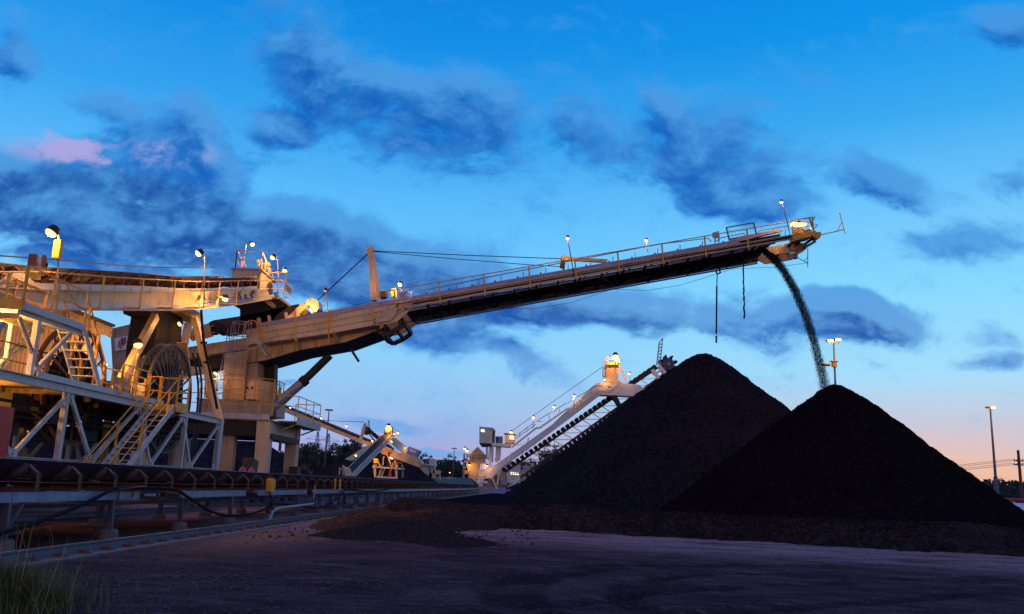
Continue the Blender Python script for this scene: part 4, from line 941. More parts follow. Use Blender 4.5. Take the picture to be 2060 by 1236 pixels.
# posts with their hangers
for i, x in enumerate((793,882.5,972.5,1063.6,1156,1242,1331,1417,1502,1593,1634)):
    t0, b0 = at_Y(x,rl_(x)-.5,Y0-.08), at_Y(x+3.5,cb(x+3.5)+1,Y0-.08); d = (t0-b0).normalized()
    mb = MB(); mb.beam(b0-d*.1, t0, .09, .03, (0,1,0)); mb.build('handrail_post', YEL if x != 1634 else YEL, stk)
    if x < 1560:
        mb = MB(); e = at_Y(x+12-(x-793)*.025*3.0, cb(x)+ (33 if x < 1300 else 40), Y1+.4); mb.beam(b0-V((0,0,.04)), e, .07, .13); mb.build('hanger_bar', BLACKT, stk)
mb = MB(); mb.tube([at_Y(x,rl_(x),Y0-.08) for x in (775,797,1200,1640)], .03, 6); mb.tube([at_Y(777,586,Y0-.08), at_Y(790,583,Y0-.08)], .02, 6); mb.build('near_handrail', YEL, stk)
mb = MB(); fl = [(805,592),(890,577),(972,560),(1062,542),(1200,515.5),(1330,491),(1425,479.5),(1431,487)]; mb.tube([at_Y(x,y,Y0+1) for x,y in fl], .03, 6)
for x in list(range(828,1420,45)):
    yy = rl_(x)+9; mb.beam(at_Y(x,yy+11,Y0+1), at_Y(x,yy,Y0+1), .05, .05)
mb.build('far_handrail', STEELB, stk)
# root girder
both([(495,664),(520,658.5),(589,648.5),(664,635.5),(745,620.5),(800,611),(800,622),(824,625),(800,646),(783,651),(752,656),(664,671),(589,682),(530,690),(495,694)], Y0, 'root_plate', CREAM, .08)
mb = MB(); k = [(530,683),(589,675),(664,664),(752,648)]
for a, b in zip(k, k[1:]): a, b = at_Y(*a,Y0), at_Y(*b,Y0); mb.beam((a.x,Y0-.03,a.z-.1),(b.x,Y0-.03,b.z-.1),.1,.22)
mb.build('toe_beam', CREAM, stk)
mb = MB()
for a, b in zip(k, k[1:]): a, b = at_Y(a[0],a[1]+7,Y0), at_Y(b[0],b[1]+7,Y0); mb.hexa([(a.x,Y0,a.z-.03),(b.x,Y0,b.z-.03),(b.x,48.95,b.z-.03),(a.x,48.95,a.z-.03),(a.x,Y0,a.z+.01),(b.x,Y0,b.z+.01),(b.x,48.95,b.z+.01),(a.x,48.95,a.z+.01)])
mb.build('root_walkway', LILAC, stk)
lg = [(500,700),(530,692),(589,684),(664,673),(775,654),(764,664),(695,689),(604.6,704.6),(536.7,725),(500,731)]
for a, b in ((48.95,49.05),(Y1-.9,Y1-.8)):
    mb = MB(); mb.pY(lg, 48.95, a, b); mb.build('lower_girder', CREAM, stk)
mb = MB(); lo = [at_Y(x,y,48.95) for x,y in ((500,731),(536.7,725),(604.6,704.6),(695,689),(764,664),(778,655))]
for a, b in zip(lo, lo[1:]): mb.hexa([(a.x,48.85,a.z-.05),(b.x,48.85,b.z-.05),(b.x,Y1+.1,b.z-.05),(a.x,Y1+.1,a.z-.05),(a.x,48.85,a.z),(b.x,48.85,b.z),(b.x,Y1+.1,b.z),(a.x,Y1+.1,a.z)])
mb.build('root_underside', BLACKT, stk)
mb = MB()
for px, y0, y1 in ((524,656,690),(593,644,690),(663,632,676),(747,615,656)):
    a, b = at_Y(px,y0-8,Y0-.06), at_Y(px+2,y1-4,Y0-.06); mb.beam(b, a, .08, .03, (0,1,0))
for o in (13,26): mb.tube([at_Y(x,y+o,Y0-.06) for x,y in ((520,657),(589,646),(664,633),(747,617),(770,612))], .018, 5)
mb.tube([at_Y(x,y,Y0-.06) for x,y in ((489,686),(495,650),(503,645),(515,647),(521,670))], .03, 6)
mb.build('root_handrail', YEL, stk)
for px, py in ((596,682),(672,670)): mb = MB(); a = at_Y(px,py,Y0+.1); b = at_Y(px+9,py+21,48.93); mb.beam(a, b, .1, .16); mb.build('knee_brace', CREAM, stk)
mb = MB(); a = at_Y(522,695,Y0); b = at_Y(538,715,48.9); mb.beam(a,b,.1,.14)
mb.build('knee_brace', CREAM, stk)
mb = MB(); a = at_Y(515,683,Y0-.1); b = at_Y(528,696,Y0-.1); mb.beam(a,b,.4,.25); mb.beam(at_Y(522,694,Y0-.1), at_Y(537,716,Y0-.1), .08,.1); mb.build('camera_bracket', PALE, stk)
mb = MB()
for z_ in (.35,.75):
    for a, b in zip(lo[1:4], lo[2:5]): pass
# knuckle frame
mb = MB(); kn = [(752,655),(756,670),(772,679),(800,668),(816,655),(815,646),(808,640),(800,650),(786,660),(778,661),(774,652)]
kk = [(757,652),(762,668),(775,674),(797,664),(813,652),(806,640)]
q = [at_Y(x,y,Y0+.3) for x,y in kk]
for yy in (Y0+.3, Y1-.4):
    for a, b in zip(q, q[1:]): mb.beam((a.x,yy,a.z),(b.x,yy,b.z),.14,.26)
for p_ in q: mb.beam((p_.x,Y0+.3,p_.z),(p_.x,Y1-.4,p_.z),.16,.16)
mb.beam(at_Y(774,640,Y0+.3), at_Y(775,668,Y0+.3), .08,.08)
mb.build('knuckle_frame', BLACKT, stk)
mb = MB(); mb.pY([(757,641),(774,639),(793,622),(800,622),(797,632),(786,645),(758,650)], Y0-.12, Y0-.14, Y0-.04); mb.build('knuckle_plate', CREAM, stk)
mb = MB(); mb.beam(at_Y(706,703,49.2), at_Y(722,728,49.2), .1, .14); mb.build('stub_bar', BLACKT, stk)
for x in (838,926,1017,1109,1199,1286,1374,1459):
    a, b = at_Y(x,rl_(x)+29,Y0-.02), at_Y(x+1,cb(x)-1,Y0-.02); mb = MB(); mb.beam(b, a, .05, .06, (0,1,0)); mb.build('channel_stiffener', DIRTY, stk)
for x0, x1 in ((540,600),(604,664),(668,736)):
    mb = MB(); f0_ = lambda x: 684-(x-589)*.148; a, b = at_Y(x0,f0_(x0)+6,48.93), at_Y(x1,f0_(x1)+6,48.93); mb.beam(a, b, .05, .07); mb.build('girder_rib', DIRTY, stk)
for x in (566,634,706):
    f0_ = 684-(x-589)*.148; a, b = at_Y(x,f0_+3,48.92), at_Y(x+2,f0_+ (22 if x < 650 else 12),48.92); mb = MB(); mb.beam(b, a, .06, .05, (0,1,0)); mb.build('girder_stiffener', DIRTY, stk)
mb = MB(); mb.tube([at_Y(x,cb(x)-5,Y0-.04) for x in (830,1000,1200,1400,1590)], .025, 5); mb.tube([at_Y(x,rl_(x)+33,Y0-.04) for x in (830,1000,1200,1400,1590)], .018, 5); mb.build('boom_conduit', RUBBER, stk)
# dark loading skirts
mb = MB(); mb.pY([(431,645),(465,640),(484,637),(520,630),(601,612.5),(602,622),(617,623.5),(618,633),(521,656),(470,664),(432,668)], 49.3, 49.2, 50.7); mb.build('loading_skirt', BROWN, stk)
mb = MB()
for px, py in ((520,648),(541,643),(575,637),(598,632)): a, b = at_Y(px+2,py+5,48.9), at_Y(px,py-8,48.9); mb.beam(a, b, .18, .06, (0,1,0))
mb.build('skirt_stay', CREAM, stk)
# anchor beam and cowl
mb = MB(); mb.beam(at_Y(582,643,49.1), at_Y(615,612,49.1), .3, .28, (0,1,0)); mb.build('anchor_beam', CREAM, stk)
mb = MB(); mb.pY([(612,614),(618,603),(627,599.5),(634,601),(640,605),(642,620),(635,628),(626,625),(622,613)], 48.9, 48.9, 49.9); mb.build('anchor_cowl', PALE, stk)
# stay mast and ropes
mb = MB(); mb.beam(at_Y(752,606,49.4), at_Y(745,504,49.9), .3, .3); mb.beam(at_Y(763,604,50.9), at_Y(747,504,50.1), .2, .24); a = at_Y(745.5,503,50); mb.box(a.x-.2,a.x+.2,49.7,50.3,a.z-.12,a.z+.12); mb.build('stay_mast', CREAM, stk)
mb = MB(); mb.tube([at_Y(743,508,49.9), at_Y(700,548,49.6), at_Y(637,606,49.3)], .035, 6); mb.tube([at_Y(748,505,49.6), at_Y(940,514,49.6), at_Y(1130,521,49.6)], .025, 6); mb.tube([at_Y(748,506,50.4), at_Y(900,520,50.4), at_Y(1070,533.5,50.4), at_Y(1130,537,50.4)], .022, 6); mb.build('stay_rope', RUBBER, stk)
mb = MB(); mb.tube([at_Y(640,628,Y0+.5), at_Y(700,617,Y0+.5), at_Y(748,607,Y0+.5)], .012, 4); mb.tube([at_Y(x,y,Y1+.5) for x,y in ((812,656),(860,650),(920,638),(985,619),(1070,622),(1150,609),(1232,582),(1300,585),(1370,574),(1440,552),(1475,541),(1560,538),(1625,529))], .012, 4); mb.build('signal_wire', RUBBER, stk)
mb = MB(); mb.beam(at_Y(1131,540,49.5), at_Y(1133,520,49.5), .3,.2,(0,1,0)); mb.build('stay_post', DARK, stk)
mb = MB(); mb.beam(at_Y(1130,520.5,49.4), at_Y(1222,526,49.4), .2, .2); mb.beam(at_Y(1131,519,49.4), at_Y(1145,521,49.4), .3, .3); mb.build('stay_beam', CREAM, stk)
# boxes beside the mast, unlit lamp, sign
mb = MB(); mb.pY([(764,587),(777,585),(777.5,597),(765,599)], 48.3, 48.3, 48.8); mb.beam(at_Y(769,604,48.5), at_Y(769,597,48.5), .06,.06); mb.beam(at_Y(775,603,48.5), at_Y(775,597,48.5), .06,.06); mb.build('switch_box', BROWN, stk)
mb = MB(); mb.pY([(785.5,582),(796,579.5),(797,596),(787,597.5)], 48.4, 48.4, 48.7); mb.build('control_box', YELP, stk)
sg = MB(); sq = [at_Y(x,y,47.8) for x,y in ((799,588.5),(820,585),(824,605),(802,609.5))]; sg.prism(sq, (0,.03,0)); sgn = sg.build('sign_board', WHITE, stk)
def text(s, size, mat, parent, origin, xdir, ydir, name='lettering', shear=0):
    c = bpy.data.curves.new('t', 'FONT'); c.body = s; c.size = size; c.extrude = .004; c.align_x = 'CENTER'; c.align_y = 'CENTER'; c.shear = shear
    o = bpy.data.objects.new('t', c); COL.objects.link(o); dg = bpy.context.evaluated_depsgraph_get(); dg.update()
    me = bpy.data.meshes.new_from_object(o.evaluated_get(dg)); bpy.data.objects.remove(o)
    me.materials.clear(); me.materials.append(mat); ob = bpy.data.objects.new(name, me); COL.objects.link(ob); ob.parent = parent
    x = V(xdir).normalized(); y = V(ydir); y = (y-x*y.dot(x)).normalized(); z = x.cross(y)
    m = Matrix((x,y,z)).transposed().to_4x4(); m.translation = V(origin)-wl(parent); ob.matrix_local = m; return ob
xd = sq[1]-sq[0]; yd = sq[0]-sq[3]; wd = xd.length; hd_ = yd.length; o0 = sq[3]-V((0,.012,0))
def sp_(u, v): return o0+xd*u+yd*v
text('CV503', wd*.33, INK, sgn, sp_(.5,.2), xd, yd)
for s, v in (('CLEAN COAL',.86),('STACKER',.72),('BOOM',.58),('CONVEYOR',.44)): text(s, wd*.14, INK, sgn, sp_(.5,v), xd, yd)
lamp(stk, [at_Y(662,690,47.9), at_Y(659,620,47.9), at_Y(656,588,47.9)], at_Y(655,583,47.9), 0, .15, (-.3,.5,-.6), .03, YEL)
lamp(stk, [at_Y(808,600,48.2), at_Y(807.5,580,48.2)], at_Y(805,571.5,48.2), 140, .2, (-.2,-.4,-.7))
lamp(stk, [at_Y(1156,560,47.9), at_Y(1149,520,47.9), at_Y(1143,484,47.9)], at_Y(1142,478,47.9), 80, .17, (-.1,-.1,-1), .028, BROWN)
lamp(stk, [at_Y(1303,508,48.8), at_Y(1301,490,48.8)], at_Y(1300,483,48.8), 80, .16, (-.2,-.3,-.8))
lamp(stk, [at_Y(1593,490,47.9), at_Y(1584,450,47.9), at_Y(1575,412,47.9)], at_Y(1572,406,47.9), 80, .17, (-.15,-.1,-1), .028, BROWN)
lamp(stk, [at_Y(628,630,48.6), at_Y(628,624,48.6)], at_Y(626,622,48.6), 120, .12, (-.4,-.4,-.6))
# tip of the boom
mb = MB(); mb.pY([(1596,474),(1640,465),(1641,470),(1632,476),(1598,485)], Y0, Y0-.1, Y0+.9); mb.pY([(1637,468),(1651,467.5),(1650,478),(1640,481),(1637,474)], Y0+.2, Y0+.1, Y0+.7); mb.build('tip_platform', YELP, stk)
mb = MB(); mb.tube([at_Y(x,y,Y0-.06) for x,y in ((1592,444),(1629,438),(1637,437.5),(1638,441),(1632,446))], .03, 6); mb.tube([at_Y(x,y,Y0-.06) for x,y in ((1592,460),(1632,455),(1643,452),(1644,455),(1638,460))], .025, 6); mb.beam(at_Y(1640,474,Y0-.06), at_Y(1628,439,Y0-.06), .1,.03,(0,1,0))
mb.tube([at_Y(x,y,Y0+2) for x,y in ((1524,476),(1526,466),(1532,464),(1585,455),(1602,452))], .03, 6); mb.tube([at_Y(x,y,Y0+2) for x,y in ((1440,486),(1450,479),(1495,470),(1499,473))], .028, 6)
for px in (1555,1580,1600): mb.beam(at_Y(px,474,Y0+2), at_Y(px,460,Y0+2), .05,.05)
mb.build('tip_handrail', STEELB, stk)
mb = MB(); f4 = [at_Y(x,y,Y0+.3) for x,y in ((1467,483),(1461,458),(1516,448.5),(1522,472))]
for a, b in zip(f4, f4[1:]): mb.beam(a, b, .07,.05)
mb.build('gate_frame', DARK, stk)
mb = MB()
for k in range(9): mb.tube([f4[1].lerp(f4[2], (k+.5)/9), f4[0].lerp(f4[3], (k+.5)/9)], .006, 4)
for k in range(5): mb.tube([f4[1].lerp(f4[0], (k+.5)/5), f4[2].lerp(f4[3], (k+.5)/5)], .006, 4)
mb.build('gate_mesh', STEELB, stk)
mb = MB(); mb.pY([(1468,480),(1572,461),(1574,464.5),(1530,475),(1506,482),(1470,490)], Y0+1, Y0+.95, Y0+1.3); mb.build('head_guard', LILAC, stk)
mb = MB(); mb.pY([(1604,466),(1616,461),(1618,470),(1606,473)], Y0+.6, Y0+.6, Y0+1.5); mb.pY([(1622,462),(1632,460.5),(1632,469),(1623,471)], Y0+.6, Y0+.6, Y0+1.5); mb.cyl(at_Y(1608,473,Y0+.9), at_Y(1608,473,Y1-.9), .42, 20); mb.build('head_drive', BROWN, stk)
mb = MB(); mb.pY([(1434,468),(1446,465),(1448,475),(1441,478),(1435,475)], Y0+.2, Y0+.2, Y0+.5); mb.beam(at_Y(1438,488,Y0+.3), at_Y(1439,476,Y0+.3), .08,.08); mb.beam(at_Y(1446,487,Y0+.3), at_Y(1446,475,Y0+.3), .08,.08); mb.build('instrument', PALE, stk)
mb = MB(); mb.pY([(1540,499),(1596,488),(1620,490),(1617,503),(1585,509),(1560,512),(1550,507)], Y0+1.2, Y0+1.2, Y0+1.3); mb.build('head_cheek', CREAM, stk); mb = MB(); mb.pY([(1540,499),(1596,488),(1620,490),(1617,503),(1585,509),(1560,512),(1550,507)], Y0+1.2, Y1-.4, Y1-.3); mb.build('head_cheek', CREAM, stk)
mb = MB(); mb.pY([(1567,516),(1604,508),(1622,497),(1620,503),(1604,512),(1568,519)], Y1-.1, Y1-.3, Y1+.3); mb.build('far_platform', YELP, stk)
mb = MB()
for (x0,y0,x1,y1) in ((1596,487,1560,515),(1608,487,1580,512),(1634,480,1600,507),(1618,499,1640,486)): mb.beam(at_Y(x0,y0,Y0+.2), at_Y(x1,y1,Y1), .12,.12)
mb.build('tip_bracing', BLACKT, stk)
mb = MB(); mb.tube([at_Y(1650,473,Y0+.3), at_Y(1697,462.5,Y0+.3)], .03, 6); mb.tube([at_Y(1684,466,Y0+.3), at_Y(1694,446,Y0+.3)], .02, 5); mb.tube([at_Y(1689,428,Y0+.3), at_Y(1695,452,Y0+.3), at_Y(1701,471,Y0+.3)], .028, 6); mb.build('tilt_wand', YEL, stk)
mb = MB(); mb.tube([at_Y(1602,517,Y1), at_Y(1625,530,Y1)], .025, 5); mb.tube([at_Y(1618,526,Y1), at_Y(1625,517,Y1)], .018, 5); mb.tube([at_Y(1625,500,Y1), at_Y(1625,538,Y1)], .025, 5); a = at_Y(1597,516,Y1); mb.box(a.x-.2,a.x+.2,Y1-.15,Y1+.15,a.z-.15,a.z+.15); mb.build('tilt_wand', GALV, stk)
tl = lamp(stk, [at_Y(1632,462,Y0+.1), at_Y(1629,450,Y0+.1), at_Y(1622,447,Y0+.1), at_Y(1612,448,Y0+.1)], at_Y(1607,450,Y0+.1), 220, .2, (-.1,-.3,-1))
mb = MB(); a = at_Y(1606,452,Y0-.1); mb.box(a.x-.42,a.x+.42,Y0-.3,Y0+.1,a.z-.08,a.z+.06); mb.build('flood_lens', LAMP, tl)
# counterweight with its board
mb = MB(); mb.pY([(222,662),(311,641),(318,752),(228,772)], Y0, Y0, Y1); cw = mb.build('counterweight', DIRTY, stk)
mb = MB(); mb.pY([(215,772),(318,748),(318,790),(218,806)], Y0+.2, Y0+.2, Y1-.2); mb.build('ballast_base', DIRTY, stk)
bq = [at_Y(x,y,47.9) for x,y in ((230,681),(300,666),(301,696),(232,707))]; mb = MB(); mb.prism(bq, (0,.05,0)); bd = mb.build('name_board', WHITE, cw)
bd.data.materials[0] = WHITE
xd = bq[1]-bq[0]; yd = bq[0]-bq[3]; o0 = bq[3]-V((0,.006,0))
mb = MB()
for u0, v0, v1 in ((.075,.22,.72),(.14,.08,.92),(.215,.28,.76)):
    mb.prism([o0+xd*(u0)+yd*v0, o0+xd*(u0+.05)+yd*v0, o0+xd*(u0+.05+.045)+yd*v1, o0+xd*(u0+.045)+yd*v1], (0,-.006,0))
lg_ = mb.build('logo', LOGO, bd)
ob = text('B I S F', .55, INK, cw, o0+xd*.52+yd*.62-V((0,.004,0)), xd, yd, 'lettering', .25)
# tail girder and drives
both([(300,712),(430,690),(500,679),(500,702),(430,712),(300,735)], 48.95, 'tail_girder', DIRTY, .1, ((48.95,49.05),(Y1-.9,Y1-.8)))
mb = MB(); mb.pY([(320,736),(500,704),(500,730),(320,760)], 49.4, 49.4, 50.6); mb.build('tail_beam', BLACKT, stk)
mb = MB(); mb.cyl(at_Y(384,676,48.7), at_Y(408,668,48.7), .34, 16); mb.cyl(at_Y(410,668,48.7), at_Y(424,664,48.7), .42, 16); mb.build('drive_motor', ORSHEET, stk); mb = MB(); mb.box(at_Y(376,0,48.7).x,at_Y(430,0,48.7).x,48.5,49.2,at_Y(400,690,48.7).z,at_Y(400,683,48.7).z); mb.build('motor_base', ORSHEET, stk)
mb = MB(); mb.ring(at_Y(432,660,48.8), (0,1,0), .1, .42, .3, 20); mb.build('drive_coupling', BLACKT, stk); mb = MB(); mb.box(at_Y(376,0,48.6).x,at_Y(425,0,48.6).x,48.4,48.6,at_Y(400,694,48.6).z,at_Y(400,688,48.6).z); mb.build('gearbox', BLACKT, stk)
mb = MB(); mb.tube([at_Y(x,y,48.3) for x,y in ((365,666),(408,658),(431,656))], .025, 5); mb.tube([at_Y(x,y,48.3) for x,y in ((365,680),(408,672),(431,669))], .02, 5); mb.build('tail_handrail', YEL, stk)
# slewing tower
mb = MB(); mb.pY([(452,712),(497,705),(490,806),(447,803)], 48.6, 48.6, 48.9); mb.pY([(497,705),(520,700),(515,800),(490,806)], 48.9, 48.9, 51.2); mb.build('tower_column', DIRTY, stk)
mb = MB(); mb.pY([(514,700),(555,712),(553,800),(514,800)], 50.4, 50.2, 50.9); mb.build('tower_web', BLACKT, stk)
mb = MB(); mb.pY([(415,726),(430,722),(428,805),(412,800)], 50.5, 50.4, 50.9); mb.pY([(405,732),(418,728),(428,800),(418,800)], 49.4, 49.4, 49.7); mb.build('tower_strut', ORSHEET, stk)
c0 = at_Y(516,800,49.3); z0 = at_Y(516,803,48.4).z; z1 = at_Y(516,764,48.4).z
mb = MB(); mb.tube([(c0.x,49.6,z0),(c0.x,49.6,z1-.25),(c0.x,49.6,z1)], [.95,.95,.82], 28); tk = mb.build('tank', CREAM, stk)
mb = MB()
for dx in (-.42,-.1): mb.cyl((c0.x+dx,48.62,z1-.45),(c0.x+dx,48.72,z1-.45),.07,10)
mb.build('tank_port', DARK, tk)
SC = V((-16.9,49.4,0)); zd0 = at_Y(480,833,47.3).z; zd1 = at_Y(480,803,47.3).z
def arc(r0, r1, a0, a1, z0, z1, n=28):
    m = MB()
    for k in range(n):
        a = a0+(a1-a0)*k/n; b = a0+(a1-a0)*(k+1)/n
        A, B = V((math.cos(a),math.sin(a),0)), V((math.cos(b),math.sin(b),0)); m.hexa([SC+A*r0+V((0,0,z0)),SC+A*r1+V((0,0,z0)),SC+B*r1+V((0,0,z0)),SC+B*r0+V((0,0,z0)),SC+A*r0+V((0,0,z1)),SC+A*r1+V((0,0,z1)),SC+B*r1+V((0,0,z1)),SC+B*r0+V((0,0,z1))])
    return m
mb = arc(.5, 2.25, 0, 2*math.pi, zd0, zd1-.05, 44); mb.build('slew_deck', DIRTY, stk)
mb = MB(); mb.pY([(405,801),(450,806),(450,833),(405,828)], 47.6, 47.6, 50.6); mb.build('slew_wing', DIRTY, stk); mb = MB(); mb.pY([(525,800),(546,797),(545,836),(525,836)], 48.0, 48.0, 50.8); mb.build('slew_wing', DIRTY, stk)
mb = arc(.6, 1.75, 0, 2*math.pi, zd0-.35, zd0, 40); mb.build('slew_ring', BLACKT, stk)
mb = MB(); ring_ = [SC+V((math.cos(a)*2.35, math.sin(a)*2.35, zd1)) for a in [math.pi*(1.02+.98*k/10) for k in range(11)]]; mb.rail(ring_, 1.05, .74, r=.024, w=.06, wv=(1,0,0)); mb.rail([(c0.x+.4,48.2,zd1),(c0.x+1.2,48.6,zd1),(c0.x+1.2,50.5,zd1)], 1.3, .9, w=.06); mb.build('deck_handrail', YEL, stk)
# luffing cylinder
mb = MB(); mb.cyl(at_Y(544,824,48.6), at_Y(614,765,48.8), .27, 18); mb.build('luffing_cylinder', GALV, stk)
mb = MB(); mb.cyl(at_Y(612,767,48.8), at_Y(664,715,49), .2, 14); mb.cyl(at_Y(607,771,48.8), at_Y(616,763,48.8), .31, 16); mb.build('cylinder_rod', BLACKT, stk)
mb = MB(); mb.cyl(at_Y(552,824,51), at_Y(664,715,51), .24, 14); mb.build('luffing_cylinder', GALV, stk)
mb = MB(); mb.pY([(526,812),(540,812),(552,828),(552,838),(530,840)], 48.6, 48.3, 49); mb.build('cylinder_foot', BLACKT, stk)
for x in (548,555):
    mb = MB(); mb.beam(at_Y(x,845,49.5), at_Y(x+1+ (x-548),779,49.5), .1,.2,(0,1,0)); mb.build('deck_post', YEL, stk)
# portal
zt_ = at_X(537,843,-14).z
P0, P1 = 46.0, 52.4
for x0, x1, yy in ((-14.7,-14.0,P0),(-14.7,-14.0,P1-.75),(-21.4,-20.7,P0),(-21.4,-20.7,P1-.75)):
    mb = MB(); w = .0
    mb.hexa([(x0+.1,yy,.9),(x1-.02,yy,.9),(x1-.02,yy+.7,.9),(x0+.1,yy+.7,.9),(x0,yy,zt_-.1),(x1,yy,zt_-.1),(x1,yy+.75,zt_-.1),(x0,yy+.75,zt_-.1)])
    lgm = mb.build('portal_leg', CREAM, stk)
    m2 = MB(); m2.box(x1-.01,x1+.03,yy+.04,yy+.1,.95,zt_-.2); m2.box(x1-.01,x1+.03,yy+.64,yy+.7,.95,zt_-.2); m2.build('stiffener', PALE, lgm)
for xx in (-14.62,-21.3): mb = MB(); mb.box(xx,xx+.54,P0+.75,P1-.75,zt_-1.05,zt_-.1); mb.build('portal_beam', PALE, stk)
for yy in (P0+.1,P1-.5): mb = MB(); mb.box(-20.7,-14.7,yy,yy+.4,zt_-.9,zt_-.1); mb.build('cross_girder', BLACKT, stk)
mb = MB(); mb.box(-20.9,-14.02,P0-.06,P0-.01,zt_-.02,zt_+.28); mb.build('edge_beam', PALE, stk)
mb = MB(); mb.box(-21.4,-13.9,P0,P1,zt_-.08,zt_); mb.build('portal_deck', DIRTY, stk)
mb = MB(); mb.box(-13.98,-13.9,P0+.3,P1-.4,zt_-1.02,zt_-.72); mb.box(-13.98,-13.9,P0+2.0,P0+2.3,zt_-1.6,zt_-1.02); mb.build('cable_channel', BROWN, stk)
mb = MB(); mb.box(-16.6,-15.9,P0+.2,P0+.7,.9,zt_-.9); mb.build('hanger_plate', DIRTY, stk)
mb = MB(); mb.box(-14.0,-12.9,47.4,52.8,zt_+.02,zt_+.08); mb.box(-12.93,-12.87,47.4,52.8,zt_-.12,zt_+.3); mb.box(-14,-12.9,52.76,52.82,zt_-.12,zt_+.3); pl = mb.build('side_platform', PALE, stk)
m2 = MB(); 
for y in (48.0,50,52.4): m2.beam((-12.95,y,zt_-.02),(-13.95,y,zt_-.45),.07,.08)
m2.build('bracket', YEL, pl)
mb = MB(); mb.rail([(-14.6,P0-.05,zt_+.2),(-13.9,P0-.05,zt_+.2),(-12.95,47.5,zt_+.3),(-12.95,52.7,zt_+.3),(-14.5,52.7,zt_+.3)], 1.15, 1.5, w=.11, wv=(1,0,0)); mb.rail([(-18.6,P0-.06,zt_+.2),(-14.7,P0-.06,zt_+.2)], 1.1, 1.7, w=.07, wv=(1,0,0)); mb.build('platform_handrail', YEL, stk)
for x in (-14.35,-21.05):
    for y in (P0+.3, P1-.4):
        mb = MB(); mb.box(x-.3,x+.3,y-1.4,y+1.4,.62,.98); bo = mb.build('bogie', DIRTY, stk)
        for k in (-.9,.9): m2 = MB(); m2.cyl((x-.09,y+k,.53),(x+.09,y+k,.53),.33,18); m2.build('wheel', DARK, bo)
for px in (488,506):
    a = at_X(px,948,-13.6); mb = MB(); mb.tube([(a.x-.03,a.y,1.35),(a.x+.03,a.y,1.35)], .62, 20); mb.build('wheel_guard', PINK, stk)
mb = MB(); a = at_X(506,930,-13.9); mb.prism([V((a.x,a.y,1.5)),V((a.x,a.y+1.0,1.5)),V((a.x,a.y+1.2,2.3)),V((a.x,a.y+.1,2.45))], (-.5,0,0)); mb.build('rail_scraper', BROWN, stk); mb = MB(); mb.box(-14.0,-13.5,50.6,51.4,1.2,2.2); mb.build('rail_scraper', BROWN, stk)
# cage ladder
la, lb_ = at_Y(440,800,47.6), at_Y(465,672,47.6); mb = MB(); w = V((.42,0,0))
def lp(t): return la.lerp(lb_, t)
for o in (-.5,.5): mb.tube([lp(0)+w*o, lp(1.08)+w*o], .025, 6)
n = 26
for k in range(n): mb.tube([lp(k/n)-w*.5, lp(k/n)+w*.5], .014, 5)
ldr = mb.build('ladder', GALV, stk)
mb = MB(); hoops = []
for t in (.35,.62,.98,1.18):
    c = lp(t); c = c+V((.55,0,0)); hoops.append([c+V((.55*math.cos(a), -.0+.42*math.sin(a)-.1, 0)) for a in [math.pi*2*k/12 for k in range(13)]]); mb.tube(hoops[-1], .026, 5)
for k in range(0,12,2): mb.tube([h[k] for h in hoops], .02, 5)
mb.build('safety_cage', GALV, ldr)
lamp(stk, [at_Y(447,756,47.4), at_Y(438,752,47.3)], at_Y(434,750,47.2), 60, .17, (-.2,-.3,-.8))
# things hanging from the boom
t = thing('tilt_probe', 'thin straight probe hanging from a bracket under the boom, left of the chain', 'probe', at_Y(1441,548,51))
mb = MB(); mb.tube([at_Y(1443,551,51), at_Y(1442,576,51)], .03, 6); mb.tube([at_Y(1442,576,51), at_Y(1441,672,51)], .05, 6); mb.build('rod', RUBBER, t)
mb = MB(); mb.tube([at_Y(1441,676,51), at_Y(1441,690,51)], .055, 6); mb.build('weight', DARK, t)
mb = MB(); mb.tube([at_Y(1446,538,51), at_Y(1449,549,51), at_Y(1443,552,51), at_Y(1440,545,51)], .06, 6); mb.build('bracket', BLACKT, t)
mb = MB(); rr = random.Random(1); ps = [at_Y(1495+2.6*k/24+rr.uniform(-.7,.7), 529+112*k/24, 51) for k in range(25)]
mb.tube(ps, [.035+.025*rr.random() for _ in ps], 6); tag(mb.build('hanging_chain', RUBBER), 'dark knotted chain dangling under the boom just left of the falling coal', 'chain')
# ------------------------------------------------------------------ bucket reclaimer behind the heaps
YR = 176.0
rec = thing('reclaimer', 'pale bucket-chain reclaimer with a lit tower and a toothed wheel, rising behind the taller heap', 'reclaimer', at_Y(1000,985,YR))
def part(poly, name, mat, parent=rec, ya=0, yb=3, Y=YR):
    mb = MB(); mb.pY(poly, Y, Y+ya, Y+yb); return mb.build(name, mat, parent)
def bars(segs, name, mat, w, parent=rec, y=0, Y=YR):
    mb = MB()
    for s in segs:
        for a, b in zip(s, s[1:]): mb.beam(at_Y(*a,Y+y), at_Y(*b,Y+y), w, w, (0,1,0))
    return mb.build(name, mat, parent)
part([(970,972),(984,944),(1040,905),(1110,855),(1192,777),(1203,769.5),(1262,772),(1286,774.5),(1303,788),(1284,804),(1275,797.5),(1207,794.5),(1150,838),(1080,890),(1010,940),(985,968)], 'boom_girder', WPALE, rec, 0, 3)
bars([[(1030,900),(1078,862),(1086,861),(1142,822),(1152,821),(1202,787),(1226,788),(1248,772)]], 'walkway', WPALE, .35, rec, -.5)
mb = MB()
for seg in ([(1034,880),(1078,848),(1090,848)],[(1078,848),(1140,811)],[(1142,811),(1200,776),(1232,777)],[(1034,885),(1078,854)]):
    mb.tube([at_Y(x,y,YR-.8) for x,y in seg], .07, 5)
for x,y in ((1046,880),(1060,870),(1073,861),(1105,845),(1125,831),(1165,810),(1190,795)): mb.tube([at_Y(x,y,YR-.8), at_Y(x,y-11,YR-.8)], .06, 5)
mb.build('handrail', GALV, rec)
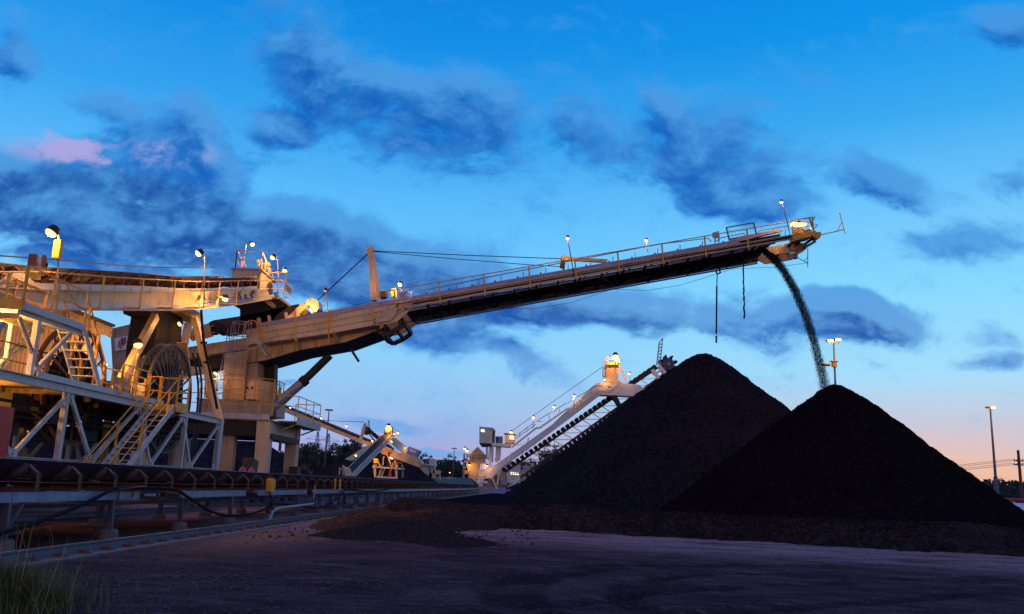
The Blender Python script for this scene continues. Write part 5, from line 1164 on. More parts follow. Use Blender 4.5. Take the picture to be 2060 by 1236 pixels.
for x, y in ((1225.5,780.5),(1000,925)):
    mb = MB(); c = at_Y(x,y,YR-.1); mb.ring(c, (0,1,0), .28, .5, .25, 20); mb.build('pin_plate', WPALE, rec)
part([(1221,733),(1245,734),(1244.5,770),(1219,769)], 'tower', CREAM, rec, .4, 2.8)
part([(1214,740),(1221,733),(1221,752),(1218,756),(1214,755)], 'tower_hood', WPALE, rec, .6, 2.6)
part([(1220,729),(1246,729.5),(1246,734),(1220,734)], 'tower_platform', YELP, rec, 0, 3.2)
mb = MB()
for seg in ([(1214,741),(1214,730),(1221,719),(1234,718)],[(1221,719),(1221,730)],[(1215,733),(1222,724),(1234,723)],[(1246,735),(1246,723),(1234,723)]): mb.tube([at_Y(x,y,YR) for x,y in seg], .09, 5)
for a, b in (((1246,737),(1259,769)),((1250,740),(1262,769))): mb.tube([at_Y(*a,YR), at_Y(*b,YR)], .08, 5)
for k in range(7): a = at_Y(1246,737,YR).lerp(at_Y(1259,769,YR), k/7); b = at_Y(1250,740,YR).lerp(at_Y(1262,769,YR), k/7); mb.tube([a,b], .05, 4)
mb.build('tower_handrail', YEL, rec)
part([(1245,765),(1256,771),(1245,771)], 'tower_stay', CREAM, rec, .6, 2.4)
bars([[(1238,731),(1238,722)],[(1243,731),(1243,722)]], 'lamp_stand', YELP, .3)
lamp(rec, [at_Y(1238,728,YR-.5), at_Y(1238,720,YR-.5)], at_Y(1238,716,YR-.5), 9000, .62, (0,-.4,-1), .08, YEL, far=True)
lamp(rec, [at_Y(1215,772,YR-1), at_Y(1215,766,YR-1)], at_Y(1215.5,763,YR-1), 1200, .25, (.3,-.3,-1), .06, far=True)
for x0, y0, x1, y1, e in ((1266,770,1266,751,900),(1154,823,1155,796,3000),(1115,831,1115,818,900),(1072,862,1073,839,900),(1032,876,1028,869,900),(941,918,935,902,500),(938,920,940,906,500)):
    lamp(rec, [at_Y(x0,y0,YR-1), at_Y(x1+ (3 if x1 == x0 else 1),y1-2,YR-1)], at_Y(x1,y1,YR-1), e, .28, (-.2,-.3,-1), .06, far=True)
mb = MB(); mb.tube([at_Y(1214,737,YR+1), at_Y(1120,803,YR+1), at_Y(1030,867,YR+1)], .05, 5); mb.build('stay_rope', RUBBER, rec)
# ladder with bucket chain
UC = [(1012,953),(1329,736)]; LC = [(1040,966),(1342,748)]
def ln(L_, t): return (L_[0][0]+(L_[1][0]-L_[0][0])*t, L_[0][1]+(L_[1][1]-L_[0][1])*t)
for L_, nm in ((UC,'upper_chord'),(LC,'lower_chord')):
    bars([[L_[0], L_[1]]], nm, BROWN, .42, rec, 3.4); bars([[L_[0], L_[1]]], nm, BROWN, .42, rec, 5.3)
mb = MB()
for k in range(17):
    t = k/16; a, b = ln(UC,t), ln(LC,t)
    for yy in (3.4,5.3): mb.beam(at_Y(*a,YR+yy), at_Y(*b,YR+yy), .16,.16,(0,1,0))
    if k < 16:
        c = ln(LC,(k+1)/16)
        for yy in (3.4,5.3): mb.beam(at_Y(*a,YR+yy), at_Y(*c,YR+yy), .12,.12,(0,1,0))
mb.build('ladder_lattice', WPALE, rec)
dx, dy = UC[1][0]-UC[0][0], UC[1][1]-UC[0][1]; ll = math.hypot(dx,dy); ux, uy = dx/ll, dy/ll; px_, py_ = uy, -ux   # picture direction along / outward
def bucket(cx, cy, s):
    nx_, ny_ = uy*s, -ux*s
    P_ = lambda a, b: (cx+ux*a+nx_*b, cy+uy*a+ny_*b)
    poly = [P_(-3.9,0),(P_(-4.6,4.5)),P_(-4.4,8.2),P_(-2.4,9.2),P_(2.6,8.8),P_(3.3,6.5),P_(3.4,0)]
    m = MB(); m.pY(poly, YR, YR+3.1, YR+5.7); return m.build('bucket', BLACKT, rec)
nb = 34
for k in range(nb):
    t = (k+.5)/nb
    x, y = ln(UC,t); bucket(x-.3, y-1.5, 1)
    if t > .06:
        x, y = ln(LC,t-.01); bucket(x+.3, y+1.5, -1)
cw_ = at_Y(1344.7,732.5,YR+3.2); mb = MB(); mb.cyl(cw_-V((0,.1,0)), cw_+V((0,2.7,0)), 1.25, 28); wh = mb.build('bucket_wheel', REELK, rec)
mb = MB(); mb.cyl(cw_-V((0,.3,0)), cw_+V((0,2.9,0)), .3, 14); mb.build('wheel_hub', GALV, wh)
for k in range(8):
    a = 2*math.pi*k/8+.35; d = V((math.cos(a),0,math.sin(a))); e = V((-d.z,0,d.x)); q0 = cw_-V((0,.1,0))
    m = MB(); m.prism([q0+d*1.2-e*.35, q0+d*1.2+e*.3, q0+d*1.75+e*.3, q0+d*2.05-e*.05, q0+d*1.95-e*.3, q0+d*1.6-e*.2], (0,2.8,0)); m.build('wheel_bucket', BLACKT, wh)
bars([[(1312,744),(1326,763)],[(1325,736),(1338,751)]], 'wheel_arm', WPALE, .7, rec, 3.0); bars([[(1318,753),(1332,743)]], 'wheel_strut', WPALE, .4, rec, 3.0)
bars([[(1321,735),(1326,689),(1333,681),(1328,735)]], 'lattice_mast', GALV, .2, rec, 3.2)
mb = MB()
for k in range(7):
    t = k/7; mb.beam(at_Y(1321+5*t,735-46*t,YR+3.2), at_Y(1328+4.2*t+.4,731-46*t,YR+3.2), .14,.14,(0,1,0)); mb.beam(at_Y(1328+4.2*t,735-49*t,YR+3.2), at_Y(1322+5*t,729-44*t,YR+3.2), .12,.12,(0,1,0))
mb.build('mast_lattice', GALV, rec)
part([(1231,796),(1240,795),(1250,814),(1244,817)], 'ladder_hanger', BLACKT, rec, 0, 2.6)
# house end
part([(964.5,859.5),(991,862),(991,893),(964,891)], 'plant_room', CONTM, rec, 0, 5); part([(967.5,864),(974.5,864.5),(975,869.5),(967.5,869)], 'window', WINLIT, rec, -.06, .02)
part([(964,858.5),(992.5,861),(995,866),(992,867),(991,863),(964.5,860.5)], 'room_roof', WPALE, rec, -.3, 5.3)
mb = MB(); a = at_Y(991.1,863,YR); b = at_Y(991.1,893,YR); mb.box(a.x,a.x+.38,YR,YR+5,b.z,a.z); mb.build('room_end', BROWN, rec)
part([(1016,873),(1036,874.5),(1035,893),(1015,891)], 'operator_cab', CREAM, rec, .5, 3.5); part([(1013.5,871),(1037,873.5),(1037,876),(1015,874)], 'cab_roof', BROWN, rec, .1, 3.9); part([(1025.5,876),(1029,876.3),(1029,884),(1025.5,883.5)], 'window', WINLIT, rec, .44, .5); part([(1030.5,876.5),(1034,877),(1034,884),(1030.5,884)], 'window', WINLIT, rec, .44, .5)
mb = MB(); mb.cyl(at_Y(1004,893,YR+1.5), at_Y(1004,878.5,YR+1.5), .75, 18); mb.build('blue_tank', BLUEM, rec)
part([(989,891),(1028,894),(1027,900),(989,897)], 'deck', WPALE, rec, -.4, 4.5); part([(964,892),(990,894),(986,897),(968,898)], 'deck_frame', BLACKT, rec, 0, 5)
part([(984,897),(990,897),(988,945),(982,945)], 'support_column', WPALE, rec, 1, 1.9); part([(997,899),(1008,899),(1006,925),(996,930)], 'support_column', WPALE, rec, .6, 2); bars([[(978,897),(979,925)],[(981,897),(982,925)],[(992,900),(991,930)]], 'ladder_rail', BLUEM, .2, rec, 2)
part([(940,918),(961,899),(976,915),(976,922),(970,918),(961,903),(950,914),(946,920)], 'hopper_gable', CREAM, rec, 0, 4); part([(944,918),(961,901),(975,916),(974,930),(946,929)], 'hopper_wall', ORSHEET, rec, .1, 3.8)
part([(935,926),(976,927),(975,932),(935,930)], 'hopper_deck', CREAM, rec, -.8, 4.5); part([(937,930),(965,931),(960,958),(943,957)], 'hopper_base', CREAM, rec, .3, 3.5); bars([[(938,915),(977,917)],[(938,920),(977,922)],[(940,914),(939,927)],[(952,914),(951,927)],[(964,915),(963,927)],[(976,916),(975,927)]], 'hopper_handrail', BROWN, .1, rec, -.7)
part([(932,912),(935,912),(934,972),(929,972)], 'side_mast', BLUEM, rec, .5, 1.1); part([(935,947),(941,947),(941,954),(935,954)], 'yellow_sign', YELP, rec, -.5, -.4)
part([(941,958),(975,958),(984,962),(984,968),(960,966),(944,963)], 'base_frame', CREAM, rec, 0, 5); part([(962,945),(1010,945),(1006,955),(978,962),(962,962)], 'base_block', WPALE, rec, .3, 4.6)
part([(980,962),(1000,945),(1018,952),(1022,980),(980,980)], 'base_skirt', DIRTY, rec, .5, 4)
for sg_ in ([(975,962),(990,962),(1000,984)],[(948,960),(963,974)],[(1004,952),(1000,976)],[(1021,953),(1034,976)]): bars([sg_], 'base_strut', WPALE, .3, rec, -.2)
part([(963,963),(975,963),(974,972),(963,971)], 'box', WPALE, rec, -.6, .2); part([(961,979),(983,980),(983,985),(961,984)], 'bogie', DIRTY, rec, -.6, 4.5); part([(963.5,973),(971.5,973),(971.5,979),(964,979)], 'bogie_motor', WHITE, rec, -.5, .2); part([(1010,965),(1020,965),(1019.5,976),(1009,976)], 'steps', STEELB, rec, -.4, .4); part([(968,934),(978,935),(977,943),(968,942)], 'name_board', WHITE, rec, -.5, -.4)
bars([[(1009,955),(1008,968)],[(1021,957),(1020,970)]], 'step_rail', YEL, .14, rec, -.5); part([(1033,966),(1044,958),(1047,963),(1036,975),(1020,981)], 'ladder_foot', WPALE, rec, 0, 2.4)
lamp(rec, [at_Y(947,938,YR-1), at_Y(946,936,YR-1)], at_Y(944.5,934,YR-1), 800, .3, (0,.2,-1), .06, far=True)
lamp(rec, [at_Y(984,938,YR-1), at_Y(982,936,YR-1)], at_Y(980.5,936,YR-1), 700, .24, (0,.2,-1), .06, far=True)

# ------------------------------------------------------------------ far stacker and its neighbour
YS = 205.0
fs = thing('stacker', 'small distant stacker with an orange-lit inclined belt coming towards us, left of the reclaimer', 'stacker', at_Y(790,958,YS))
def fp(poly, name, mat, ya=0, yb=3): return part(poly, name, mat, fs, ya, yb, YS)
def fb_(segs, name, mat, w, y=0): return bars(segs, name, mat, w, fs, y, YS)
fp([(540,807),(610,835),(700,874),(780,903),(845,925),(850,933),(842,940),(775,916),(740,897),(712,886),(610,845),(540,816)], 'boom_girder', CREAM, 0, 3.4)
fp([(540,803),(610,831),(700,870),(780,899),(780,903),(700,874.5),(610,835.5),(540,807.5)], 'boom_belt', BROWN, .3, 3.1)
for k in range(38):
    x = 548+k*5.8; y = 803+ (x-540)*.409; mb = MB(); a = at_Y(x,y,YS); mb.box(a.x-.12,a.x+.12,YS,YS+3.4,a.z-.25,a.z+.2); mb.build('idler_frame', BROWN, fs)
fp([(738,897),(760,890),(790,905),(786,912),(762,908)], 'root_girder', DIRTY, -.2, 3.6)
fp([(823,898.5),(845,907),(838,920),(818,913)], 'counterweight', STEELB, -.5, 3.8); fp([(826,902.5),(838,907),(836,912),(824,908)], 'name_board', WHITE, -.6, -.51)
fb_([[(722,890),(734,851)],[(728,884),(736,852)]], 'stay_mast', CREAM, .35); mb = MB(); mb.tube([at_Y(732,849,YS), at_Y(690,848,YS), at_Y(650,846,YS)], .06, 4); mb.build('stay_rope', RUBBER, fs)
# inclined feeder towards the camera
mb = MB(); A0, A1 = at_Y(700,955,YS-22), at_Y(783,873,YS-1)
def feeder(o, w, h, lift, name, mat):
    m = MB(); m.beam(A0+V((o,0,lift)), A1+V((o,0,lift)), w, h); return m.build(name, mat, fs)
feeder(0, 1.7, .2, .35, 'feed_belt', BLACKT); feeder(1.0, .16, .95, 0, 'feed_girder', CREAM); feeder(-1.0, .16, .8, 0, 'feed_girder', CREAM)
m = MB(); m.rail([A0+V((1.7,0,-.2)), A1+V((1.7,0,-.2))], 1.1, 2.2, r=.05, w=.08); m.build('feed_handrail', GALV, fs); feeder(1.4, .7, .08, -.3, 'feed_walkway', PALE)
part([(690,938),(700,942),(710,958),(694,958)], 'feed_tail', CREAM, fs, 0, 2, YS-23); fb_([[(683,941),(683,955)],[(683,943),(706,944)],[(690,955),(690,936)]], 'tail_frame', PALE, .25, -22)
fp([(776,871),(791,873),(791,866),(777,864)], 'head_house', CREAM, -2, 1); fp([(778,858),(790,859),(790,866),(778,865)], 'head_platform', YELP, -1.5, 1)
fb_([[(776,872),(776,860),(791,861),(792,874)],[(797,884),(797,868)]], 'head_handrail', CREAM, .14, -2)
fp([(778,905),(784,905),(784,958),(778,958)], 'tower_column', BLACKT, 0, 1.2); fb_([[(777,908),(788,940)],[(772,918),(770,936)],[(760,928),(765,938)],[(768,938),(762,958)],[(775,940),(768,958)],[(790,938),(782,958)],[(795,925),(796,940)]], 'tower_strut', CREAM, .3, -.5)
for x in (756, 799):
    fp([(x-4,935),(x+2,935),(x+1,961),(x-2,961)], 'portal_leg', CREAM, -1, 0); fp([(x+4,936),(x+8,936),(x+8,961),(x+5,961)], 'portal_leg', DIRTY, 3, 4)
fp([(751,938),(809,942),(809,945),(751,941)], 'portal_deck', PALE, -1.2, 4); fb_([[(758,960),(800,962)]], 'base_beam', PALE, .4, -1)
fb_([[(790,930),(809,932)],[(809,932),(809,943)],[(800,931),(800,942)],[(790,930),(790,941)]], 'deck_handrail', YEL, .12, -1.2)
fp([(754,923.5),(763,923),(763,932),(754,932.5)], 'yellow_panel', YELP, -1.6, -1.4); fp([(784,948),(788,948),(788,960),(784,960)], 'red_tank', REDP, -1.2, -.4)
part([(726,910),(738,909),(738,921),(726,923)], 'switch_room', CREAM, fs, 0, 2, YS-6)
fb_([[(728,925),(729,890)],[(745,908),(746,892)]], 'lamp_mast', PALE, .25, -6)
lamp(fs, [at_Y(782,862,YS-1.5), at_Y(782,859,YS-1.5)], at_Y(781.8,857,YS-2), 3500, .5, (0,-.3,-1), .08, YEL, far=True)
for x, y, e in ((793,873,0),(800.5,870,900),(781,881,1500),(787,887.5,1800),(763,899,1500),(749,887,600),(744,916,2200),(716,915.5,1200),(721.5,933,1800),(786,920,1500),(789.5,922,0),(697,857,300),(646,841,300),(584,820,0)):
    q = at_Y(x,y,YS-3); up = 3 if y > 900 else 8
    lamp(fs, [at_Y(x+1,y+up,YS-3), at_Y(x+1,y,YS-3)], q, e, .26, (-.1,-.4,-1), .05, far=True)
YT = 240.0
fr_ = thing('reclaimer', 'distant pale reclaimer crossing behind the far stacker, its girder sloping down to the right', 'reclaimer', at_Y(870,962,YT))
def rp_(poly, name, mat, ya=0, yb=3): return part(poly, name, mat, fr_, ya, yb, YT)
rp_([(762,877),(790,878),(812,896),(842,922),(866,945),(870,960),(862,962),(838,934),(800,905),(786,892),(765,884)], 'boom_girder', CONTM, 0, 3)
rp_([(692,924),(735,897),(742,899),(742,906),(706,927)], 'tail_girder', CONTM, 1, 4)
m = MB()
for a, b in (((800,920),(850,966)),((796,928),(842,966))): m.beam(at_Y(*a,YT), at_Y(*b,YT), .4,.4,(0,1,0))
m.build('ladder_chord', STEELB, fr_); m = MB()
for k in range(9): m.beam(at_Y(800+5.5*k,920+5*k,YT), at_Y(799+5.2*k,931+4.2*k,YT), .25,.25,(0,1,0)); m.beam(at_Y(800+5.5*k,920+5*k,YT), at_Y(804+5.2*k,935+4.2*k,YT), .2,.2,(0,1,0))
m.build('ladder_lattice', STEELB, fr_)
c = at_Y(735.5,866,YT); m = MB(); m.cyl(c, c+V((0,2.5,0)), .75, 18); w_ = m.build('bucket_wheel', REELK, fr_)
for k in range(8):
    a = 2*math.pi*k/8; d = V((math.cos(a),0,math.sin(a))); m = MB(); m.beam(c+d*.7+V((0,1.2,0)), c+d*1.2+V((0,1.2,0)), .55, 2.2, (0,1,0)); m.build('wheel_bucket', BLACKT, w_)
for k in range(12):
    x, y = 744+k*4.0, 868+k*3.3; q = at_Y(x,y,YT); m = MB(); m.beam(q-V((.45,0,0)), q+V((.45,0,.1)), 2.2, .8); m.build('bucket', BLACKT, fr_)
bars([[(742,873),(760,894)],[(748,870),(770,888)]], 'wheel_ladder', BROWN, .3, fr_, 0, YT); bars([[(740,862),(741,846)],[(743,862),(743,846)]], 'lattice_mast', GALV, .2, fr_, 0, YT)
rp_([(864,923),(876,924),(876,937),(864,936)], 'plant_room', CONTM, -1, 3); rp_([(846,932),(876,936),(876,939),(850,936)], 'deck', PALE, -1.2, 3.5); rp_([(856,924),(862,924),(862,933),(856,932)], 'tank', BLUEM, 0, 1.5)
rp_([(863,939),(874,939),(874,962),(863,964)], 'base_tower', PALE, 0, 3); rp_([(872,944),(884,947),(887,951),(880,955),(870,953)], 'counter_arm', CREAM, 0, 2); rp_([(862,961),(885,962),(885,966),(862,966)], 'bogie', DIRTY, -.5, 3.5); bars([[(852,963),(866,948)]], 'base_strut', PALE, .3, fr_, 0, YT); bars([[(884,950),(886,965)]], 'base_strut', PALE, .3, fr_, 0, YT)
lamp(fr_, [at_Y(815,905,YT-1), at_Y(815,902,YT-1)], at_Y(815,901,YT-1), 800, .2, (0,0,-1), .05, far=True)

# ------------------------------------------------------------------ light masts, poles, pylons
def mast(px0, py0, px1, py1, Y, label, r, heads, arm=None, group='tall light masts around the yard', step=None, name='light_mast'):
    a, b = at_Y(px0,py0,Y), at_Y(px1,py1,Y); a.z = 0; a.x = b.x
    t = thing(name, label, 'light mast', a, group)
    mb = MB()
    if step: 
        s = b.z*step; mb.tube([a, V((a.x,a.y,s)), V((a.x,a.y,s+.02)), b], [r*1.25, r*1.1, r*.72, r*.42], 12)
    else: mb.tube([a, b], [r, r*.45], 12)
    mb.build('pole', TRES, t, True)
    if arm:
        mb = MB(); mb.cyl(b+V((-arm,0,0)), b+V((arm,0,0)), r*.4, 8); mb.build('crossarm', GALV, t)
    for dx, dz, s, e in heads:
        q = b+V((dx,-.3,dz)); mb = MB(); mb.box(q.x-s, q.x+s, q.y-.1, q.y+.5, q.z-s*.1, q.z+s*.5); fl = mb.build('floodlight', DARK, t)
        mb = MB(); mb.box(q.x-s*.95, q.x+s*.95, q.y-.22, q.y-.105, q.z-s*.35, q.z+s*.45); mb.build('lamp_lens', LAMPF if e else GLASS, fl)
        if e: point(fl, q+V((0,-1.2,-.6)), e, .3, far=True)
    return t
m1 = mast(1681,1000,1677,690,110,'lit mast rising from behind the smaller heap, right of the falling coal',.22,((-.55,.15,.36,1800),(.45,.35,.36,1800)),.8)
q = at_Y(1678,731,110); mb = MB(); mb.cyl((q.x,110,q.z-.5),(q.x,110,q.z+.2),.34,14); mb.box(q.x-.5,q.x+.5,109.6,110.4,q.z+.2,q.z+.28); mb.box(q.x-1.5,q.x-.5,109.8,110.2,q.z-.25,q.z-.1); mb.build('service_ring', YEL, m1)
mb = MB(); mb.box(q.x-1.6,q.x-.6,109.7,110.2,q.z-.4,q.z-.25); mb.build('floodlight', BROWN, m1)
mast(2011,1012,1992,822,120,'lit stepped mast at the right edge beyond the end of the coal heap',.25,((.15,.05,.3,1500),(-.4,.1,.22,0)),.5,step=.37)
mast(653,928,662,826,260,'tall unlit grey mast in front of the wood, left of the far stacker',.34,((-.6,.1,.5,0),(.6,.1,.5,0)),1.2)
mast(913,955,914,903,330,'thin distant mast just left of the reclaimer',.25,((-.5,.1,.4,0),(.5,.1,.4,0)),1.0)
mast(1052,945,1052,906,330,'thin distant mast seen through the reclaimer ladder',.22,((-.3,.1,.3,0),),.6)
mast(903,975,905,952,300,'short distant lit lamp post by the grassy bank left of the reclaimer',.1,((0,.1,.24,300),),None)
a, b = at_Y(2056,1010,140), at_Y(2048,906,140); t = thing('power_pole', 'dark timber power pole with two short crossarms at the right edge', 'power pole', (b.x,140,0))
mb = MB(); mb.tube([(b.x,140,0), b], [.26,.2], 10); mb.build('pole', BROWN, t)
for py in (928,936):
    q = at_Y(2050,py,140); mb = MB(); mb.beam((q.x-.95,139.75,q.z),(q.x+.95,139.75,q.z),.14,.16); ca = mb.build('crossarm', DARK, t); mb = MB()
    for dx in (-.85,-.4,.4,.85): mb.tube([(q.x+dx,139.75,q.z+.05),(q.x+dx,139.75,q.z+.18),(q.x+dx,139.75,q.z+.34)], [.05,.11,.05], 8)
    mb.build('insulator', GALV, ca)
mb = MB()
for py in (928,936):
    for dx in (-.85,.85):
        q = at_Y(2050,py,140); ps = [V((q.x+dx-60*k/8, 140+30*k/8, q.z+.3-3.2*math.sin(math.pi*k/8))) for k in range(9)]; mb.tube(ps, .03, 4)
tag(mb.build('power_line', RUBBER), 'sagging power lines crossing the sunset glow at the right edge', 'power line')
def pylon(px, pyb, pyt, Y, label):
    b = at_Y(px,pyt,Y); h = b.z; t = thing('pylon', label, 'pylon', (b.x,Y,0), 'far power pylons over the wood'); w = h*.13; mb = MB(); P = lambda s, z: s*(w*(1-z)**1.3+.35)
    for sx_ in (-1,1):
        for sy_ in (-1,1): mb.tube([(b.x+P(sx_,0) if True else 0, Y+P(sy_,0), 0),(b.x+sx_*w*.5,Y+sy_*w*.5,h*.45),(b.x+sx_*.35,Y+sy_*.35,h)], .13, 4)
    lv = [0,.2,.38,.54,.68,.8,.9,1]
    for z0, z1 in zip(lv, lv[1:]):
        wa = w*(1-z0*1.1) if z0 < .9 else .4; wb = max(.35, w*(1-z1*1.1))
        for sy_ in (-1,1): mb.tube([(b.x-wa,Y+sy_*wa*.8,h*z0),(b.x+wb,Y+sy_*wb*.8,h*z1)], .09, 4); mb.tube([(b.x+wa,Y+sy_*wa*.8,h*z0),(b.x-wb,Y+sy_*wb*.8,h*z1)], .09, 4)
    mb.build('lattice_tower', STEELB, t)
    for z, l in ((.68,.34),(.84,.24)):
        mb = MB(); mb.beam((b.x-h*l,Y,h*z),(b.x+h*l,Y,h*z),.25,.25); mb.beam((b.x-h*l,Y,h*z),(b.x,Y,h*(z+.08)),.15,.15); mb.beam((b.x+h*l,Y,h*z),(b.x,Y,h*(z+.08)),.15,.15); mb.build('pylon_arm', STEELB, t)
pylon(640,930,868,520,'left of the two faint pylons beside the tall unlit mast'); pylon(662,930,872,560,'right of the two faint pylons beside the tall unlit mast'); pylon(722,930,890,640,'faint pylon over the wood near the far stacker boom'); pylon(1063,930,880,700,'faint pylon far off behind the reclaimer ladder')

# ------------------------------------------------------------------ trees, hills, buildings behind
LEAFM = []
for i, c in enumerate(((.035,.045,.022),(.05,.055,.028),(.028,.036,.022))): LEAFM.append(plain('eucalypt_leaves', c, .7, var=.6, scale=.6))
BARK = plain('bark', (.16,.12,.09), .8, var=.5)
def tree_proto(seed, h, mat):
    rr = random.Random(seed); t = thing('gum_tree', 'grey-green gum tree in the dark wood behind the yard', 'tree', (0,0,0), 'gum trees in the wood behind the yard')
    mb = MB(); top = V((rr.uniform(-.6,.6), rr.uniform(-.6,.6), h*.62)); mb.tube([V((0,0,-.3)), top*.5+V((rr.uniform(-.3,.3),0,0)), top], [.32,.22,.1], 7); tips = []
    for k in range(9):
        z = rr.uniform(.3,.6); a = rr.uniform(0,6.28); s = top*z/.62; e = s+V((math.cos(a)*h*rr.uniform(.12,.3), math.sin(a)*h*rr.uniform(.12,.3), h*rr.uniform(.1,.36))); mb.tube([s, s.lerp(e,.5)+V((0,0,.3)), e], [.12,.08,.03], 5); tips.append(e)
    tips.append(top+V((0,0,h*.28))); tips.append(top+V((0,0,h*.1))); mb.build('trunk', BARK, t); mb = MB()
    for e in tips:
        for c in range(rr.randint(4,6)):
            cc = e+V((rr.gauss(0,h*.07), rr.gauss(0,h*.07), rr.gauss(0,h*.05))); r_ = h*rr.uniform(.05,.1)
            for l in range(34):
                d = V((rr.gauss(0,1), rr.gauss(0,1), rr.gauss(0,.75))).normalized()*r_*rr.random()**.4; p = cc+d; n_ = V((rr.gauss(0,1), rr.gauss(0,1), rr.gauss(0,1))).normalized(); x = n_.orthogonal().normalized()*rr.uniform(.12,.3); y = n_.cross(x).normalized()*rr.uniform(.2,.42); mb.add([p-x,p-y,p+x,p+y], [(0,1,2,3)])
    mb.build('crown', mat, t); return t
protos = [tree_proto(s, h, LEAFM[s%3]) for s, h in ((1,15),(2,13),(3,16.5),(4,11),(5,14))]
rr = random.Random(9); spots = []
for px in range(590, 760, 5): spots.append((px+rr.uniform(-3,3), rr.uniform(330,430)))
for px in range(836, 940, 6): spots.append((px+rr.uniform(-3,3), rr.uniform(430,560)))
for px in range(1040, 1180, 10): spots.append((px+rr.uniform(-3,3), rr.uniform(420,520)))
for px in range(1990, 2075, 8): spots.append((px+rr.uniform(-3,3), rr.uniform(330,430)))
spots += [(612,250),(622,300),(700,420),(905,420),(1131,330),(1106,300)]
used = set()
for i, (px, Y_) in enumerate(spots):
    k = rr.randrange(5); o = protos[k] if k not in used else copy_tree(protos[k]); used.add(k); q = at_Z(px, 1100, 0); x = at_Y(px, 960, Y_).x
    o.location = (x, Y_, 0); s = rr.uniform(.75,1.15)*(.55 if px > 1900 else 1); o.scale = (s*rr.uniform(.9,1.2), s, s); o.rotation_euler = (0,0,rr.uniform(0,6.28))
# far wood as one mass
mb = MB()
for i in range(17000):
    px = rr.choice((rr.uniform(560,960), rr.uniform(560,960), rr.uniform(1020,1200), rr.uniform(1960,2090))); Y_ = rr.uniform(500,640); x = at_Y(px,960,Y_).x; z = rr.random()*(16.5+4*noise.noise(V((x*.05,Y_*.01,0)))+2*noise.noise(V((x*.3,0,0)))); p = V((x,Y_,max(0,z)))
    n_ = V((rr.gauss(0,1), rr.gauss(0,1), rr.gauss(0,1))).normalized(); a = n_.orthogonal().normalized()*rr.uniform(.6,1.4); b = n_.cross(a).normalized()*rr.uniform(.6,1.4); mb.add([p-a,p-b,p+a,p+b], [(0,1,2,3)])
tag(mb.build('far_wood', LEAFM[2]), kind='stuff')
HILL = plain('hill_scrub', (.05,.05,.05), .9, var=.5, scale=.05)
mb = MB(); hx = axis([(-2600,3600,20)]); hy = [1500,1600,1700,1800,1950,2100,2400]
def hz(x, y):
    u = (y-1500)/600; b = max(0, 1-abs(u-.55)/.55)**.8 if u < 1.1 else 0
    h = 30+14*noise.noise(V((x*.002,3,0)))+5*noise.noise(V((x*.012,1,0)))+2.6*noise.noise(V((x*.06,y*.02,0)))
    h *= .35+.65*max(0, min(1, (x-600)/350)); return b*h-1
for y in hy:
    for x in hx: mb.v.append(V((x,y,hz(x,y))))
n = len(hx)
for j in range(len(hy)-1):
    for i in range(n-1): mb.f.append([j*n+i,j*n+i+1,(j+1)*n+i+1,(j+1)*n+i])
tag(mb.build('hills', HILL), kind='structure')
mb = MB()
for i in range(2600):
    x = rr.uniform(600,1500); y = 1500+rr.random()*330; z = hz(x,y); r_ = rr.uniform(1.2,3.2)
    for k in range(3): 
        p = V((x+rr.gauss(0,1.5),y,z+rr.random()*5)); mb.add([p+V((-r_,0,0)),p+V((0,0,-r_)),p+V((r_,rr.uniform(-1,1),0)),p+V((0,0,r_))], [(0,1,2,3)])
tag(mb.build('hill_scrub', LEAFM[2]), kind='stuff')
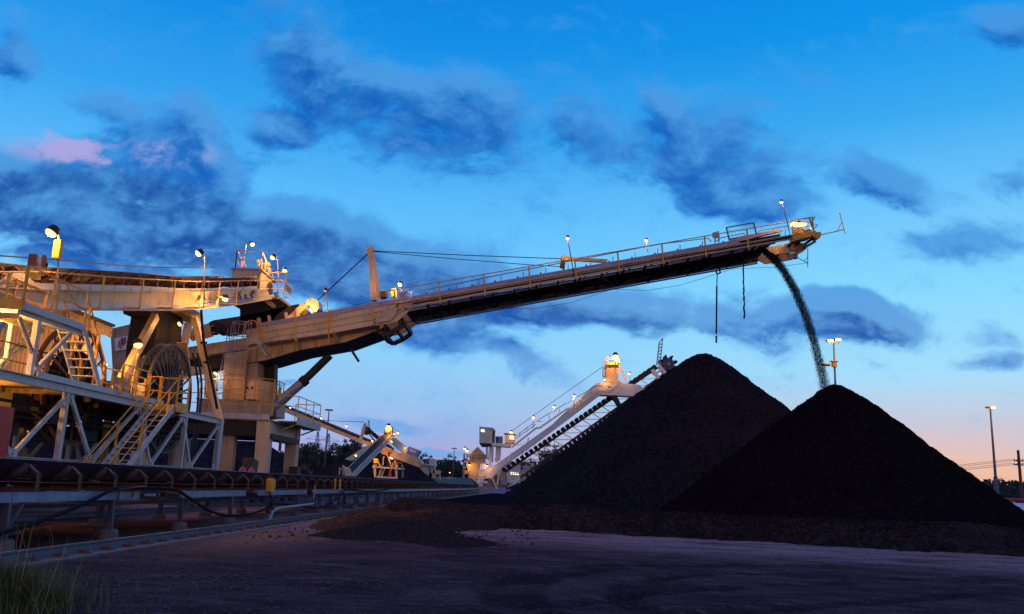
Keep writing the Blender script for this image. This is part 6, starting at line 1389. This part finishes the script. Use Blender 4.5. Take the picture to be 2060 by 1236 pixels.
# grassy bank and shed left of the reclaimer
mb = MB()
for j in range(13):
    for i in range(41):
        x = at_Y(840+i*3,960,300).x; mb.v.append(V((x, 270+j*6, 4.2*math.sin(math.pi*j/12)*min(1,i/8)*min(1,(40-i)/6)*(1+.2*noise.noise(V((x*.2,j,0))))-.1)))
for j in range(12):
    for i in range(40): mb.f.append([j*41+i,j*41+i+1,(j+1)*41+i+1,(j+1)*41+i])
tag(mb.build('grass_bank', plain('bank_grass', (.10,.11,.06), .9, var=.4, scale=.5), None, True), kind='structure')
YB = 260
wb = thing('storage_shed', 'pale cream storage shed with lit windows glimpsed behind the reclaimer ladder', 'shed', at_Y(1030,970,YB))
part([(1000,940),(1024,928),(1046,934),(1046,972),(1000,972)], 'wall', PALE, wb, 0, 20, YB)
part([(999,939.5),(1024,926.5),(1047,933),(1047,935),(1024,928.5),(1000,941)], 'roof', CREAM, wb, -.4, 20.4, YB)
for k in range(4): part([(1027+k*4.4,950+k*.5),(1030+k*4.4,950.3+k*.5),(1030+k*4.4,955+k*.4),(1027+k*4.4,954.6+k*.4)], 'window', WINLIT, wb, -.12, -.02, YB)
gb_ = thing('gable_shed', 'dark gable-roofed shed between the reclaimer ladder struts', 'shed', at_Y(1062,965,YB+20))
part([(1044,955),(1057,930),(1075,945),(1075,968),(1044,968)], 'wall', GRSHEET, gb_, 0, 14, YB+20); part([(1043,956),(1057,928.5),(1077,945.5),(1077,948),(1057,931.5),(1044,958)], 'roof', ROOFM, gb_, -.4, 14.4, YB+20)
# white tank and red barrier at the right edge
YK = 75; q = at_Y(2030,1028,YK)
t = thing('storage_tank', 'white horizontal tank half hidden by the right foot of the smaller heap', 'tank', (q.x+2,YK,0))
mb = MB(); r_ = 1.0; zc = at_Y(2040,1012,YK).z-r_; mb.tube([(q.x-.25,YK,zc),(q.x,YK,zc),(q.x+6,YK,zc),(q.x+6.3,YK,zc)], [r_*.75,r_,r_,r_*.7], 32); mb.build('shell', WHITE, t, False)
for dx in (1,5):
    mb = MB(); mb.box(q.x+dx-.15,q.x+dx+.15,YK-.7,YK+.7,-.05,max(.1,zc-r_*.7)); mb.build('saddle', CONC, t)
t = thing('pipe_barrier', 'red pipe rail on pale posts above the white tank at the right edge', 'barrier', at_Y(2030,1010,90))
a, b = at_Y(2003,1004,90), at_Y(2100,1008,90); mb = MB(); mb.tube([a, b], .14, 8); mb.build('rail', REDP, t)
for px in (2029,2070): q = at_Y(px,1007,90); mb = MB(); mb.beam((q.x,90,0),(q.x,90,q.z),.3,.3,(0,1,0)); mb.box(q.x-.1,q.x+.6,89.9,90.1,q.z-.25,q.z-.1); mb.build('post', PALE, t)
